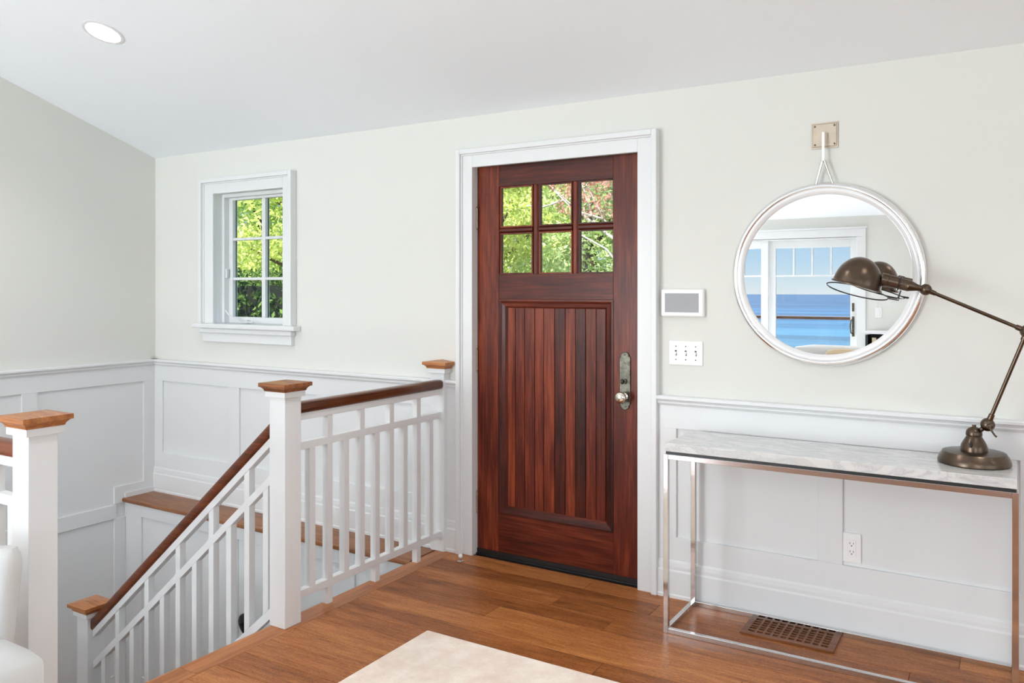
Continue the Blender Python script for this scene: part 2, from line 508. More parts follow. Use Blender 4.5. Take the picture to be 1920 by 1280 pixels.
mb = MB().loft([[(x, 0.16, RWZ1), (x, 0.16, EAVE + .1), (x, RIDGE, EAVE - PITCH * RIDGE + .15), (x, YS - .16, EAVE + .1), (x, YS - .16, RWZ1)] for x in (XR, XR + 0.15)])
mb.box(XR, XR + .15, YS - .16, RWY0, Z_LOW, RWZ1).box(XR, XR + .15, RWY1, .16, Z_LOW, RWZ1).box(XR, XR + .15, RWY0, RWY1, Z_LOW, RWZ0)
struct(mb.build('wall_right', M['wall'], origin=(XR, 0, 0)), 'plain greige wall beyond the console table')

# sea-side wall with sliding door opening and an unseen window added further along for fill light
SX0, SX1, SZ1 = 0.36, 3.50, 2.045
FX0, FX1, FZ0, FZ1 = 5.7, 7.7, 0.9, 2.0
mb = MB()
y0, y1 = YS - 0.16, YS
mb.box(-0.15, SX0, y0, y1, Z_LOW, 2.5).box(SX0, SX1, y0, y1, SZ1, 2.5).box(SX0, SX1, y0, y1, Z_LOW, -0.02).box(SX1, FX0, y0, y1, Z_LOW, 2.5)
mb.box(FX0, FX1, y0, y1, Z_LOW, FZ0).box(FX0, FX1, y0, y1, FZ1, 2.5).box(FX1, XR, y0, y1, Z_LOW, 2.5)
struct(mb.build('wall_front', M['wall'], origin=(0, YS, 0)), 'greige sea-side wall seen in the round mirror')

# ceiling: two slopes; round holes are left where the recessed lights sit
LIGHTS = [(1.19, -1.125), (3.4, -1.125), (5.6, -1.125), (7.7, -1.125), (1.19, -5.7), (3.4, -5.7), (5.6, -5.7), (7.7, -5.7)]  # first one is visible; the rest are added out of view to brighten the room
HOLE_R = 0.083


def slope_z(y):
    return EAVE - PITCH * y if y > RIDGE else EAVE - PITCH * (YS - y)


cosp = 1 / math.sqrt(1 + PITCH * PITCH)
mb = MB()
for (ya, yb) in ((0.16, RIDGE), (RIDGE, YS - 0.16)):
    ly = [l for l in LIGHTS if yb < l[1] < ya]
    cy = ly[0][1]; q = 0.16
    ys = [ya, cy + q, cy - q, yb]
    xs = [-0.15]
    for lx, _ in ly: xs += [lx - q, lx + q]
    xs.append(XR + .15)
    for j in range(3):
        for i in range(len(xs) - 1):
            hole = (j == 1 and i % 2 == 1)
            P = lambda x, y: (x, y, slope_z(y))
            if not hole:
                mb.add([P(xs[i], ys[j]), P(xs[i + 1], ys[j]), P(xs[i + 1], ys[j + 1]), P(xs[i], ys[j + 1])], [(0, 1, 2, 3)])
            else:
                cx = (xs[i] + xs[i + 1]) / 2; n = 48; vs = []
                for k in range(n):
                    a = 2 * math.pi * (k + .5) / n
                    c, s_ = math.cos(a), math.sin(a); m_ = max(abs(c), abs(s_))
                    vs.append(P(cx + q * c / m_, cy + q * s_ / m_))
                for k in range(n):
                    a = 2 * math.pi * (k + .5) / n
                    vs.append(P(cx + HOLE_R * math.cos(a), cy + HOLE_R * cosp * math.sin(a)))
                mb.add(vs, [(k, (k + 1) % n, n + (k + 1) % n, n + k) for k in range(n)])
                for sx in (-1, 1):
                    for sy in (-1, 1):
                        c0 = P(cx + sx * q, cy + sy * q)
                        idx = min(range(n), key=lambda k: (vs[k][0] - c0[0]) ** 2 + (vs[k][1] - c0[1]) ** 2)
                        near = sorted(range(n), key=lambda k: (vs[k][0] - c0[0]) ** 2 + (vs[k][1] - c0[1]) ** 2)[:2]
                        mb.add([c0, vs[near[0]], vs[near[1]]], [(0, 1, 2)])
ceiling = struct(mb.build('ceiling', M['ceiling'], origin=(0, 0, EAVE)), 'white vaulted ceiling')
# roof deck above it keeps the sun and sky out
mb = MB()
mb.loft([[(x, 0.55, EAVE + .05), (x, RIDGE, EAVE - PITCH * RIDGE + .30), (x, YS - .55, EAVE + .05), (x, YS - .55, EAVE + .13), (x, RIDGE, EAVE - PITCH * RIDGE + .42), (x, 0.55, EAVE + .13)] for x in (-0.6, XR + .6)])
struct(mb.build('roof', M['bark_dark'], origin=(0, 0, EAVE)), 'roof over the vaulted ceiling')

# floor: slab with plank pieces on top
STX, STY = 2.455, -2.158        # stairwell edge towards the hall / towards the sitting room
mb = MB().box(STX + .005, XR, YS, 0.0, -0.28, -0.019).box(0, STX + .005, YS, STY - .03, -0.28, -0.019)
floor = struct(mb.build('floor', M['subfloor'], origin=(0, 0, 0)), 'brown quarter-sawn oak plank floor')
PW, P0 = 0.127, -0.011
GAP = 0.0007
joints = {0: [3.37, 4.9, 6.6], 1: [3.745, 5.2, 7.0], 2: [3.33, 4.75, 6.2], 3: [3.64, 5.4, 7.3], 4: [3.15, 4.6, 6.0], 5: [4.25, 5.8, 7.1]}
plank_cache = {}


def plank(x0, x1, y0, y1):
    key = (round(x1 - x0, 3), round(y1 - y0, 3))
    cx, cy = (x0 + x1) / 2, (y0 + y1) / 2
    if key not in plank_cache:
        hx, hy = (x1 - x0) / 2 - GAP, (y1 - y0) / 2 - GAP; b = 0.0010
        m_ = MB().loft([[(-hx, -hy, -.019), (hx, -hy, -.019), (hx, hy, -.019), (-hx, hy, -.019)],
                        [(-hx, -hy, -b), (hx, -hy, -b), (hx, hy, -b), (-hx, hy, -b)],
                        [(-hx + b, -hy + b, 0), (hx - b, -hy + b, 0), (hx - b, hy - b, 0), (-hx + b, hy - b, 0)]])
        me = bpy.data.meshes.new('plank'); me.from_pydata(m_.v, [], m_.f); me.materials.append(M['floor_x']); plank_cache[key] = me
    o = bpy.data.objects.new('plank', plank_cache[key]); COL.objects.link(o); o.parent = floor; o.location = (cx, cy, 0)
    ORG[o.name] = Vector((cx, cy, 0))
    return o


row = 0
while True:
    ya = P0 - row * PW; yb = ya - PW
    if yb < -2.35: break
    if row in joints: js = joints[row]
    else:
        s0 = 2.9 + ((row * 0.77) % 1.25); js = [s0, s0 + 1.45 + .2 * (row % 3), s0 + 3.2]
    xs = [STX + .1] + [j for j in js if STX + .3 < j < XR - .3] + [XR]
    for a, b in zip(xs[:-1], xs[1:]): plank(a, b, yb, ya)
    row += 1
plank(STX + .1, XR, P0, 0.0)
# planks further back, behind the camera, as one mass
mb = MB()
r2 = row
while True:
    ya = P0 - r2 * PW; yb = max(ya - PW, YS)
    if ya <= YS + .01: break
    s0 = 0.4 + (r2 * 0.61) % 1.3
    xs = [0.0] + [s0 + 1.6 * k for k in range(6) if s0 + 1.6 * k < XR - .3] + [XR]
    for a, b in zip(xs[:-1], xs[1:]): mb.box(a + GAP, b - GAP, yb + GAP, ya - GAP, -.019, 0)
    r2 += 1
pf = mb.build('plank_field', M['floor_x'], floor); pf['kind'] = 'stuff'
# border boards with rounded nosing round the stairwell
prof = [(0.10, -.019), (0.10, 0), (0.004, 0), (-.008, -.003), (-.014, -.011), (-.014, -.019), (-.008, -.027), (.004, -.030), (.012, -.030), (.012, -.019)]
border_ys = [0.0, -0.62, -1.62, STY - .1]
for a, b in zip(border_ys[:-1], border_ys[1:]):
    MB().extrude(prof, lambda p, q: (STX + p, a - GAP, q), lambda p, q: (STX + p, b + GAP, q)).build('border_board', M['floor_y'], floor)
MB().extrude(prof, lambda p, q: (STX - .002, STY - p, q), lambda p, q: (0.0, STY - p, q)).build('border_board', M['floor_x'], floor)

# ------------------------------------------------------------------ stairwell
# ledge along the door wall
LY = -0.262
mb = MB().extrude([(0, 0), (LY + .012, 0), (LY + .003, -.004), (LY, -.014), (LY + .003, -.025), (LY + .012, -.029), (0, -.029)],
                  lambda p, q: (0.012, p, q), lambda p, q: (STX - .014, p, q))
ledge = mb.build('stair_ledge', M['tread'], smooth=40)
tag(ledge, 'oak ledge board with rounded nosing along the wall above the stairwell', 'ledge')
FY = LY + .028          # face of the wall below the ledge
skw = struct(MB().box(0, STX + .02, FY + .012, 0.0, Z_LOW, -.029).build('wall_stairwell', M['white'], origin=(0, FY, -1)), 'white panelled wall below the oak ledge')
for b in ((0, .185), (1.02, 1.115), (1.95, 2.045), (2.40, STX + .02)):
    box_obj('stile', M['white'], (b[0], b[1], FY, FY + .012, -1.33, -.029), skw, .0015)
box_obj('rail', M['white'], (0.185, STX - .05, FY + .0002, FY + .012, -.108, -.029), skw, .0015)
box_obj('rail', M['white'], (0.185, STX - .05, FY + .0002, FY + .012, -1.33, -1.16), skw, .0015)
# hall-side wall under the floor edge, sitting-room-side wall, lower floor
struct(box_obj('wall_under_hall', M['white'], (STX + .004, STX + .12, -1.09, FY, Z_LOW, -.031)), 'white wall under the hall floor edge')
struct(box_obj('wall_under_sitting_room', M['white'], (0, STX + .1, STY - .12, STY - .004, Z_LOW, -.031)), 'white wall under the sitting room floor edge')
struct(box_obj('floor_lower', M['tread'], (0, 8, -2.2, 0, Z_LOW - .1, Z_LOW)), 'wood floor of the storey below')
# the flight: from the hall edge down towards the left wall, then a landing
RISE, RUN, NR = 0.19, 0.2244, 7
for k in range(NR):
    xa = STX - k * RUN; z = -(k + 1) * RISE
    st = empty('stair_step', (xa - RUN / 2, -1.65, z))
    last = k == NR - 1
    xe = 0.0 if last else xa - RUN
    box_obj('riser', M['white'], (xa - .02, xa, STY, -1.10, z, z + RISE - .029), st)
    box_obj('tread', M['tread'], (xe - (0 if last else .02), xa, STY, -1.10 if not last else FY - .002, z - .029, z), st, .006)
    tag(st, 'wooden stair landing against the side wall at the foot of the flight' if last else '%s oak step down of the flight beside the sloping railing' % ['first', 'second', 'third', 'fourth', 'fifth', 'sixth'][k], 'stair step', 'stair steps of the down flight')
# left wall panelling (white wainscot that runs down into the stairwell)
PNL = M['white']
box_obj('panel', PNL, (-.001, .006, STY - .6, 0, -1.33, .866), wall_left)
def lw(name, ya, yb, za, zb): return box_obj(name, PNL, (.005, .018, ya, yb, za, zb), wall_left, .0015)
lw('rail', STY - .6, 0, .760, .868)
lw('stile', -.101, 0, .081, .760)
lw('rail', -.314, 0, -.03, .081)
lw('stile', -.905, -.814, -.035, .760)
lw('rail', STY - .6, -.30, -.127, -.035)
lw('stile', -.314, FY - .001, -1.33, -.127)
lw('stile', -.905, -.814, -1.33, -.127)
lw('stile', -1.62, -1.53, -1.33, .760)
lw('rail', -2.2, -.314, -1.33, -1.16)
# chair rails
CR = [(0, .862), (-.020, .862), (-.024, .868), (-.030, .874), (-.030, .880), (-.036, .888), (-.044, .893), (-.044, .903), (-.040, .907), (0, .907)]
struct(MB().extrude(CR, lambda p, q: (-p, 0, q), lambda p, q: (-p, -2.75, q)).build('trim_1', M['white'], origin=(0, -1, .862)), 'white chair rail moulding on the side wall')
struct(MB().extrude(CR, lambda p, q: (0, p, q), lambda p, q: (2.576, p, q)).build('trim_2', M['white'], origin=(1.3, 0, .862)), 'white chair rail moulding between the corner and the front door')
struct(MB().extrude(CR, lambda p, q: (3.690, p, q), lambda p, q: (XR, p, q)).build('trim_3', M['white'], origin=(5, 0, .862)), 'white chair rail moulding behind the lamp and console')
# door wall wainscot
box_obj('panel', PNL, (0, 2.576, -.006, .001, 0, .866), wall_back)
box_obj('panel', PNL, (3.690, XR, -.006, .001, 0, .866), wall_back)
def bw(name, xa, xb, za, zb): return box_obj(name, PNL, (xa, xb, -.018, -.005, za, zb), wall_back, .0015)
for xa, xb in ((0, 2.576), (3.690, XR)):
    bw('rail', xa, xb, .760, .868); bw('rail', xa, xb, 0, .270)
for xa, xb in ((0, .102), (.773, .875), (1.546, 1.648), (2.32, 2.576), (3.690, 3.775), (4.384, 4.479), (5.09, 5.185), (5.80, 5.895), (6.5, 6.6), (7.2, 7.3), (7.9, 8.0), (8.5, 8.6)):
    bw('stile', xa, xb, .270, .760)
# baseboards
BB = [(0, 0), (-.030, 0), (-.030, .012), (-.026, .018), (-.026, .118), (-.022, .126), (-.022, .140), (-.020, .158), (-.016, .166), (0, .166)]
mb = MB().extrude(BB, lambda p, q: (0, p - .004, q), lambda p, q: (2.576, p - .004, q)).extrude(BB, lambda p, q: (3.690, p - .004, q), lambda p, q: (XR, p - .004, q))
struct(mb.build('baseboard_back', M['white'], origin=(2, 0, 0)), 'tall white stepped baseboard along the door wall')
struct(MB().box(.0, .030, FY - .01, 0, 0.0, .030).build('baseboard_left', M['white']), 'white skirting strip beside the oak ledge')
struct(MB().extrude(BB, lambda p, q: (SX1 + .1, YS - p, q), lambda p, q: (XR, YS - p, q)).build('baseboard_front', M['white'], origin=(5, YS, 0)), 'white baseboard of the sea-side wall')

# ------------------------------------------------------------------ front door
door = struct(empty('door_1', ((DX0 + DX1) / 2, .03, 0)), 'mahogany front door with six glass panes and vertical boards')
YD, YDB = 0.030, 0.075
X0, X1 = DX0 + .002, DX1 - .002
GX0, GX1, GZ0, GZ1 = 2.799, 3.444, 1.465, 1.917
PX0, PX1, PZ0, PZ1 = 2.795, 3.446, .226, 1.337
box_obj('stile', M['mahog_v'], (X0, GX0, YD, YDB, .012, 2.026), door, .002)
box_obj('stile', M['mahog_v'], (GX1, X1, YD, YDB, .012, 2.026), door, .002)
for za, zb in ((GZ1, 2.026), (PZ1, GZ0), (.030, PZ0)):
    box_obj('rail', M['mahog_h'], (GX0, GX1, YD + .0005, YDB, za, zb), door, .0015)
VX = [(2.995, 3.031), (3.219, 3.254)]; HZ = (1.677, 1.706)
for a, b in VX:
    MB().extrude([(a, YD + .016), (a + .010, YD + .006), (b - .010, YD + .006), (b, YD + .016), (b, YDB), (a, YDB)], lambda p, q: (p, q, GZ0), lambda p, q: (p, q, GZ1)).build('muntin', M['mahog_v'], door)
cols = [(GX0, VX[0][0]), (VX[0][1], VX[1][0]), (VX[1][1], GX1)]
rows_ = [(GZ0, HZ[0]), (HZ[1], GZ1)]
for a, b in cols:
    MB().extrude([(YD + .016, HZ[0]), (YD + .006, HZ[0] + .009), (YD + .006, HZ[1] - .009), (YD + .016, HZ[1]), (YDB, HZ[1]), (YDB, HZ[0])], lambda p, q: (a, p, q), lambda p, q: (b, p, q)).build('muntin', M['mahog_h'], door)
    for za, zb in rows_:
        box_obj('pane', M['glass'], (a - .004, b + .004, YD + .020, YD + .024, za - .004, zb + .004), door)
        # glazing bead round each pane
        w = .007; m_ = MB()
        m_.box(a, a + w, YD + .010, YD + .020, za, zb).box(b - w, b, YD + .010, YD + .020, za, zb).box(a + w, b - w, YD + .010, YD + .020, za, za + w).box(a + w, b - w, YD + .010, YD + .020, zb - w, zb)
        m_.build('glazing_bead', M['mahog_v'], door)
# sloping panel moulding
IX0, IX1, IZ0, IZ1 = 2.843, 3.398, .271, 1.290
def moulding(a, b, c, d, nm, mt):
    m_ = MB()
    def quad(o, i, y): return [(o[0], y[0], o[1]), (i[0], y[1], i[1])]
    prof_t = [(0.0, YD - .003), (.22, YD - .003), (.45, YD + .004), (.8, YD + .007), (1.0, YD + .017)]
    rings = []
    for t_, y_ in prof_t:
        rings.append([(a[0] + (c[0] - a[0]) * t_, y_, a[1] + (c[1] - a[1]) * t_), (b[0] + (d[0] - b[0]) * t_, y_, b[1] + (d[1] - b[1]) * t_)])
    rings.append([(c[0], YD + .03, c[1]), (d[0], YD + .03, d[1])])
    rings.append([(a[0], YD + .03, a[1]), (b[0], YD + .03, b[1])])
    m_.loft([[r[0] for r in rings], [r[1] for r in rings]])
    return m_.build(nm, mt, door)
moulding((PX0, PZ0), (PX0, PZ1), (IX0, IZ0), (IX0, IZ1), 'panel_moulding', M['mahog_v'])
moulding((PX1, PZ1), (PX1, PZ0), (IX1, IZ1), (IX1, IZ0), 'panel_moulding', M['mahog_v'])
moulding((PX0, PZ1), (PX1, PZ1), (IX0, IZ1), (IX1, IZ1), 'panel_moulding', M['mahog_h'])
moulding((PX1, PZ0), (PX0, PZ0), (IX1, IZ0), (IX0, IZ0), 'panel_moulding', M['mahog_h'])
seams = [2.843, 2.889, 2.945, 3.004, 3.056, 3.118, 3.178, 3.234, 3.290, 3.347, 3.398]
for a, b in zip(seams[:-1], seams[1:]):
    MB().extrude([(a, YD + .024), (a + .0022, YD + .0155), (b - .0022, YD + .0155), (b, YD + .024), (b, YD + .04), (a, YD + .04)],
                 lambda p, q: (p, q, IZ0 - .01), lambda p, q: (p, q, IZ1 + .01)).build('board', M['mahog_v'], door)
box_obj('door_sweep', M['rubber'], (GX0 - .133, X1, YD - .004, YDB, .008, .030), door)
# jamb, stop, threshold, hinges
box_obj('jamb', M['white'], (DX0 - .02, DX0, -.012, .16, 0, DZ1), door, .001)
box_obj('jamb', M['white'], (DX1, DX1 + .02, -.012, .16, 0, DZ1), door, .001)
box_obj('jamb', M['white'], (DX0, DX1, -.012, .16, DZ1 - .001, DZ1 + .02), door, .001)
box_obj('threshold', M['black'], (DX0, DX1, YD - .012, .16, -.019, .007), door, .002)
for zc in (1.761, 1.018, .275):
    hg = MB()
    for k in range(5):
        hg.lathe([(.0055, zc - .052 + k * .021), (.0055, zc - .052 + k * .021 + .0195)], (DX0 + .004, YD - .008, 0), n=14)
    hg.lathe([(0.004, zc + .053), (.006, zc + .056), (.002, zc + .061)], (DX0 + .004, YD - .008, 0), n=14)
    hg.lathe([(0.002, zc - .061), (.006, zc - .056), (.004, zc - .053)], (DX0 + .004, YD - .008, 0), n=14)
    hg.box(DX0, DX0 + .0025, YD - .009, YD + .02, zc - .052, zc + .052)
    hg.build('hinge', M['plate'], door, smooth=40)
# lock plate with knob and thumb turn
hx = 3.5065
pts = []
def plate_outline(w, z0_, z1_, r):
    o = []
    for k in range(13):
        a = math.pi * k / 12; o.append((r * math.cos(a), z1_ - r + r * math.sin(a)))
    o += [(-r - .003, z1_ - r - .001), (-w, z1_ - r - .006)]
    o += [(-w, z0_ + r + .006), (-r - .003, z0_ + r + .001)]
    for k in range(13):
        a = math.pi + math.pi * k / 12; o.append((r * math.cos(a), z0_ + r + r * math.sin(a)))
    o += [(r + .003, z0_ + r + .001), (w, z0_ + r + .006), (w, z1_ - r - .006), (r + .003, z1_ - r - .001)]
    return o
po = plate_outline(.028, .818, 1.092, .0215)
mb = MB(); mb.loft([[(hx + x, YD - .001, z) for x, z in po], [(hx + x, YD - .005, z) for x, z in po], [(hx + x * .9, YD - .007, .955 + (z - .955) * .985) for x, z in po]])
lp = mb.build('lock_plate', M['pewter'], door); lp['label'] = 'tarnished pewter lock plate with rounded ends'
k_ = MB().lathe([(.0, 0), (.017, 0), (.017, .004), (.009, .008), (.008, .030), (.012, .034), (.024, .038), (.0275, .046), (.0275, .054), (.023, .061), (.012, .0655), (0, .066)], (hx, YD - .007, .882), (0, -1, 0), 32).build('door_knob', M['knob'], lp, smooth=40)
k_['label'] = 'shiny silver round door knob'
MB().lathe([(0, 0), (.012, 0), (.011, .006), (.005, .008), (.005, .022)], (hx, YD - .007, .954), (0, -1, 0), 20).lathe([(0, -.008), (.010, -.006), (.013, 0), (.010, .006), (0, .008)], (hx - .003, YD - .030, .954), (-1, 0, 0), 18).build('thumb_turn', M['pewter'], lp, smooth=40)
for dz, dx in ((1.078, 0), (.835, .004), (.846, -.012)):
    MB().lathe([(0, 0), (.0035, 0), (.003, .0025), (0, .003)], (hx + dx, YD - .0065, dz), (0, -1, 0), 12).build('screw', M['slot'], lp)
box_obj('latch_strike', M['black'], (DX1 - .003, DX1 + .0004, YD - .012, YD + .01, .80, .93), door)
# casing with backband
def casing(parent, x0, x1, z0, z1, wl, wr, wt, flat=-.024, band=-.045, bw_=.026, sill=False):
    prof_b = lambda: None
    m_ = MB().box(x0 - wl + .004, x0, flat, 0, z0, z1 + wt - .004); c1 = m_.build('casing', M['white'], parent, .002)
    m_ = MB().box(x1, x1 + wr - .004, flat, 0, z0, z1 + wt - .004); c2 = m_.build('casing', M['white'], parent, .002)
    m_ = MB().box(x0, x1, flat, 0, z1, z1 + wt - .004); c3 = m_.build('casing', M['white'], parent, .002)
    MB().box(x0 - wl, x0 - wl + bw_, band, 0, z0, z1 + wt).box(x0 - wl + bw_ - .002, x0 - wl + bw_ + .008, flat - .008, 0, z0, z1 + wt - bw_).build('backband', M['white'], c1, .003)
    MB().box(x1 + wr - bw_, x1 + wr, band, 0, z0, z1 + wt).box(x1 + wr - bw_ - .008, x1 + wr - bw_ + .002, flat - .008, 0, z0, z1 + wt - bw_).build('backband', M['white'], c2, .003)
    MB().box(x0 - wl + bw_, x1 + wr - bw_, band, 0, z1 + wt - bw_, z1 + wt).box(x0 - wl + bw_, x1 + wr - bw_, flat - .008, 0, z1 + wt - bw_ - .008, z1 + wt - bw_ + .002).build('backband', M['white'], c3, .003)
casing(door, DX0 + .003, DX1 + .005, 0, 2.022, .092, .100, .096)

# ------------------------------------------------------------------ small window
win = struct(empty('window_1', ((WX0 + WX1) / 2, 0, WZ0)), 'small white casement window with six panes looking onto greenery')
casing(win, .634, 1.274, WZ0, 2.006, .118, .093, .099, flat=-.026, band=-.05)
box_obj('jamb', M['white'], (WX0 - .01, WX0, 0, .16, WZ0, WZ1), win)
box_obj('jamb', M['white'], (1.276, WX1 + .02, .001, .084, WZ0, WZ1), win)
box_obj('jamb', M['white'], (WX1 + .0005, WX1 + .02, .084, .16, WZ0, WZ1), win)
box_obj('jamb', M['white'], (WX0, WX1, 0, .16, WZ1 - .001, WZ1 + .01), win)
box_obj('window_sill', M['white'], (.468, 1.404, -.062, .0, WZ0 - .030, WZ0), win, .006, seg=3)
box_obj('window_sill', M['white'], (WX0 - .01, WX1 + .02, .0, .16, WZ0 - .019, WZ0 - .0005), win)
box_obj('apron', M['white'], (.520, 1.362, -.045, .0, WZ0 - .062, WZ0 - .030), win, .008, seg=3)
box_obj('apron', M['white'], (.535, 1.350, -.028, .0, WZ0 - .118, WZ0 - .062), win, .002)
sash = empty('sash', ORG[win.name]); sash.parent = win; sash.location = (0, 0, 0); ORG[sash.name] = ORG[win.name]
SY0, SY1 = .085, .125
gx0, gx1, gz0, gz1 = .690, 1.268, 1.206, 1.971
box_obj('sash_stile', M['white'], (WX0, gx0, SY0, SY1, WZ0, WZ1), sash, .002)
box_obj('sash_stile', M['white'], (gx1, WX1, SY0, SY1, WZ0, WZ1), sash, .002)
box_obj('sash_rail', M['white'], (gx0, gx1, SY0, SY1, WZ0, gz0), sash, .002)
box_obj('sash_rail', M['white'], (gx0, gx1, SY0, SY1, gz1, WZ1), sash, .002)
box_obj('sash_stop', M['white'], (WX0, WX0 + .022, .045, SY0, WZ0, WZ1), win, .002)
box_obj('sash_stop', M['white'], (WX0 + .022, 1.274, .045, SY0, WZ1 - .022, WZ1), win, .002)
vm = (.963, .995); hm = [(1.446, 1.464), (1.706, 1.724)]
box_obj('muntin', M['white'], (vm[0], vm[1], SY0 + .002, SY1, gz0, gz1), sash, .003)
zz = [gz0, hm[0][0], hm[0][1], hm[1][0], hm[1][1], gz1]
for a, b in ((gx0, vm[0]), (vm[1], gx1)):
    for h in hm: box_obj('muntin', M['white'], (a, b, SY0 + .003, SY1, h[0], h[1]), sash, .003)
    for i in (0, 2, 4):
        box_obj('pane', M['glass'], (a, b, .107, .110, zz[i], zz[i + 1]), sash)
        m_ = MB()
        m_.box(a, a + .003, .111, .116, zz[i], zz[i + 1]).box(b - .003, b, .111, .116, zz[i], zz[i + 1])
        m_.build('spacer', M['black'], sash)
# crank and latch
cr_ = MB().box(.79, .86, .055, .085, WZ0 + .001, WZ0 + .022).tube([(.80, .05, WZ0 + .018), (.77, .03, WZ0 + .03), (.735, .02, WZ0 + .055), (.70, .02, WZ0 + .085)], .005, 8).tube([(.80, .05, WZ0 + .018), (.85, .02, WZ0 + .012), (.95, .03, WZ0 + .012)], .004, 8)
cr_.build('crank_handle', M['white'], win, smooth=50)
box_obj('latch', M['white'], (WX0 + .022, WX0 + .034, .055, .075, 1.46, 1.52), win, .003)

# ------------------------------------------------------------------ newel posts and railings
def newel(x, y, ztop, zbot, label, half=.045, back=None):
    """ztop is the peak of the wooden cap; back = clip plane towards the wall"""
    n = empty('newel_post', (x, y, zbot)); o = ztop - 1.012
    yb = lambda h: (y + h) if back is None else back
    box_obj('shaft', M['white'], (x - half, x + half, y - half, yb(half), zbot, o + .967), n, .0025)
    box_obj('collar', M['white'], (x - half - .0125, x + half + .0125, y - half - .0125, yb(half + .0125), o + .944, o + .9675), n, .0015)
    def ring(h, z): return [(x - h, y - h, o + z), (x + h, y - h, o + z), (x + h, yb(h), o + z), (x - h, yb(h), o + z)]
    c = MB().loft([ring(.060, .9675), ring(.0605, .972), ring(.064, .978), ring(.069, .983), ring(.072, .985), ring(.072, .986), ring(.077, .986), ring(.077, 1.002), ring(.002, 1.012)])
    cp = c.build('cap', M['cap'], n, .0012); cp['label'] = 'stepped oak post cap'
    return tag(n, label, 'newel post', 'newel posts of the stair')

NBX, NBY = 2.490, -1.139
newel(NBX, NBY, 1.012, 0, 'white newel post with oak cap where the level and sloping railings meet')
newel(2.490, STY, 1.012, 0, 'large white newel post with oak cap nearest the white chair')
newel(1.106, NBY, -.178, -1.33, 'low white newel post with oak cap at the bottom of the sloping handrail')
newel(2.462, -.005, 1.012, 0, 'half newel post with oak cap fixed to the wall beside the front door', half=.045, back=0.0)

def handrail_profile(w=.058, h=.050):
    o = []
    for k in range(24):
        a = 2 * math.pi * k / 24
        c, s_ = math.cos(a), math.sin(a)
        px = math.copysign(abs(c) ** .6, c) * w / 2; pz = math.copysign(abs(s_) ** .6, s_) * h / 2
        o.append((px, pz))
    return o

B = .016
# level railing between the wall and the corner newel
RX = 2.475
rl = empty('stair_railing', (RX, -.55, 0))
ya, yb = -.068, NBY + .045
hp = handrail_profile()
rings = []
for t_, y_ in ((.35, ya + .028), (.75, ya + .024), (.93, ya + .014), (1, ya), (1, yb)):
    rings.append([(RX + p * t_, y_, .885 + q * t_) for p, q in hp])
MB().loft(rings).build('handrail', M['rail_y'], rl, smooth=50)['label'] = 'dark oak handrail'
box_obj('shoe_rail', M['white'], (RX - .018, RX + .018, yb, -.048, .832, .862), rl, .0015)
box_obj('middle_rail', M['white'], (RX - .0165, RX + .0165, yb, -.048, .706, .739), rl, .0015)
box_obj('bottom_rail', M['white'], (RX - .0165, RX + .0165, yb, -.048, .076, .110), rl, .0015)
b_long = b_short = b_leg = None
for k in range(9):
    yc = -.984 + .1057 * k
    long_ = k % 2 == 1
    if long_:
        if b_long is None: b_long = box_obj('baluster', M['white'], (RX - B, RX + B, yc - B, yc + B, .110, .832), rl, .0012); bl0 = yc
        else: clone(b_long, rl, (0, yc - bl0, 0))
    else:
        if b_short is None: b_short = box_obj('baluster', M['white'], (RX - B, RX + B, yc - B, yc + B, .110, .706), rl, .0012); bs0 = yc
        else: clone(b_short, rl, (0, yc - bs0, 0))
    if k in (1, 4, 7):
        if b_leg is None: b_leg = box_obj('leg', M['white'], (RX - B, RX + B, yc - B, yc + B, 0, .076), rl, .0012); bg0 = yc
        else: clone(b_leg, rl, (0, yc - bg0, 0))
tag(rl, 'level white railing with dark oak handrail beside the front door', 'railing')

# sloping railing down the flight
SL = .852
RY = NBY
sr = empty('stair_railing', (1.8, RY, 0))
XA, XB = 1.14, NBX - .045
zt = lambda x: .836 + SL * (x - 2.425)        # top of handrail
ang = math.atan(SL)
hv = .050 / math.cos(ang)                     # vertical thickness
rings = []
dx, dz = math.cos(ang), math.sin(ang)
cz = lambda x: zt(x) - hv / 2
for t_, dd in ((.40, -.022), (.75, -.018), (.93, -.010), (1, 0)):
    rings.append([(XA + dd * dx - q * t_ * dz, RY + p * t_, cz(XA) + dd * dz + q * t_ * dx) for p, q in hp])
rings.append([(XB, RY + p, cz(XB) + q / math.cos(ang)) for p, q in hp])
MB().loft(rings).build('handrail', M['rail_x'], sr, smooth=50)['label'] = 'dark oak handrail'
def slope_bar(name, xa, xb, d0, d1, hw):
    m_ = MB()
    m_.loft([[(x, RY - hw, zt(x) - d1), (x, RY + hw, zt(x) - d1), (x, RY + hw, zt(x) - d0), (x, RY - hw, zt(x) - d0)] for x in (xa, xb)])
    return m_.build(name, M['white'], sr, .0015)
XN = 1.151
slope_bar('shoe_rail', XN, XB, hv - .006, hv + .034, .018)
slope_bar('middle_rail', XN, XB, .218, .258, .0165)
slope_bar('bottom_rail', XN, XB, .775, .820, .0165)
def slope_bal(xc, d0, d1):
    m_ = MB(); vs = []
    rings = [[(xc - B, RY - B, zt(xc - B) - d), (xc + B, RY - B, zt(xc + B) - d), (xc + B, RY + B, zt(xc + B) - d), (xc - B, RY + B, zt(xc - B) - d)] for d in (d1, d0)]
    return m_.loft(rings).build('baluster', M['white'], sr, .0012)
b_long = b_short = None
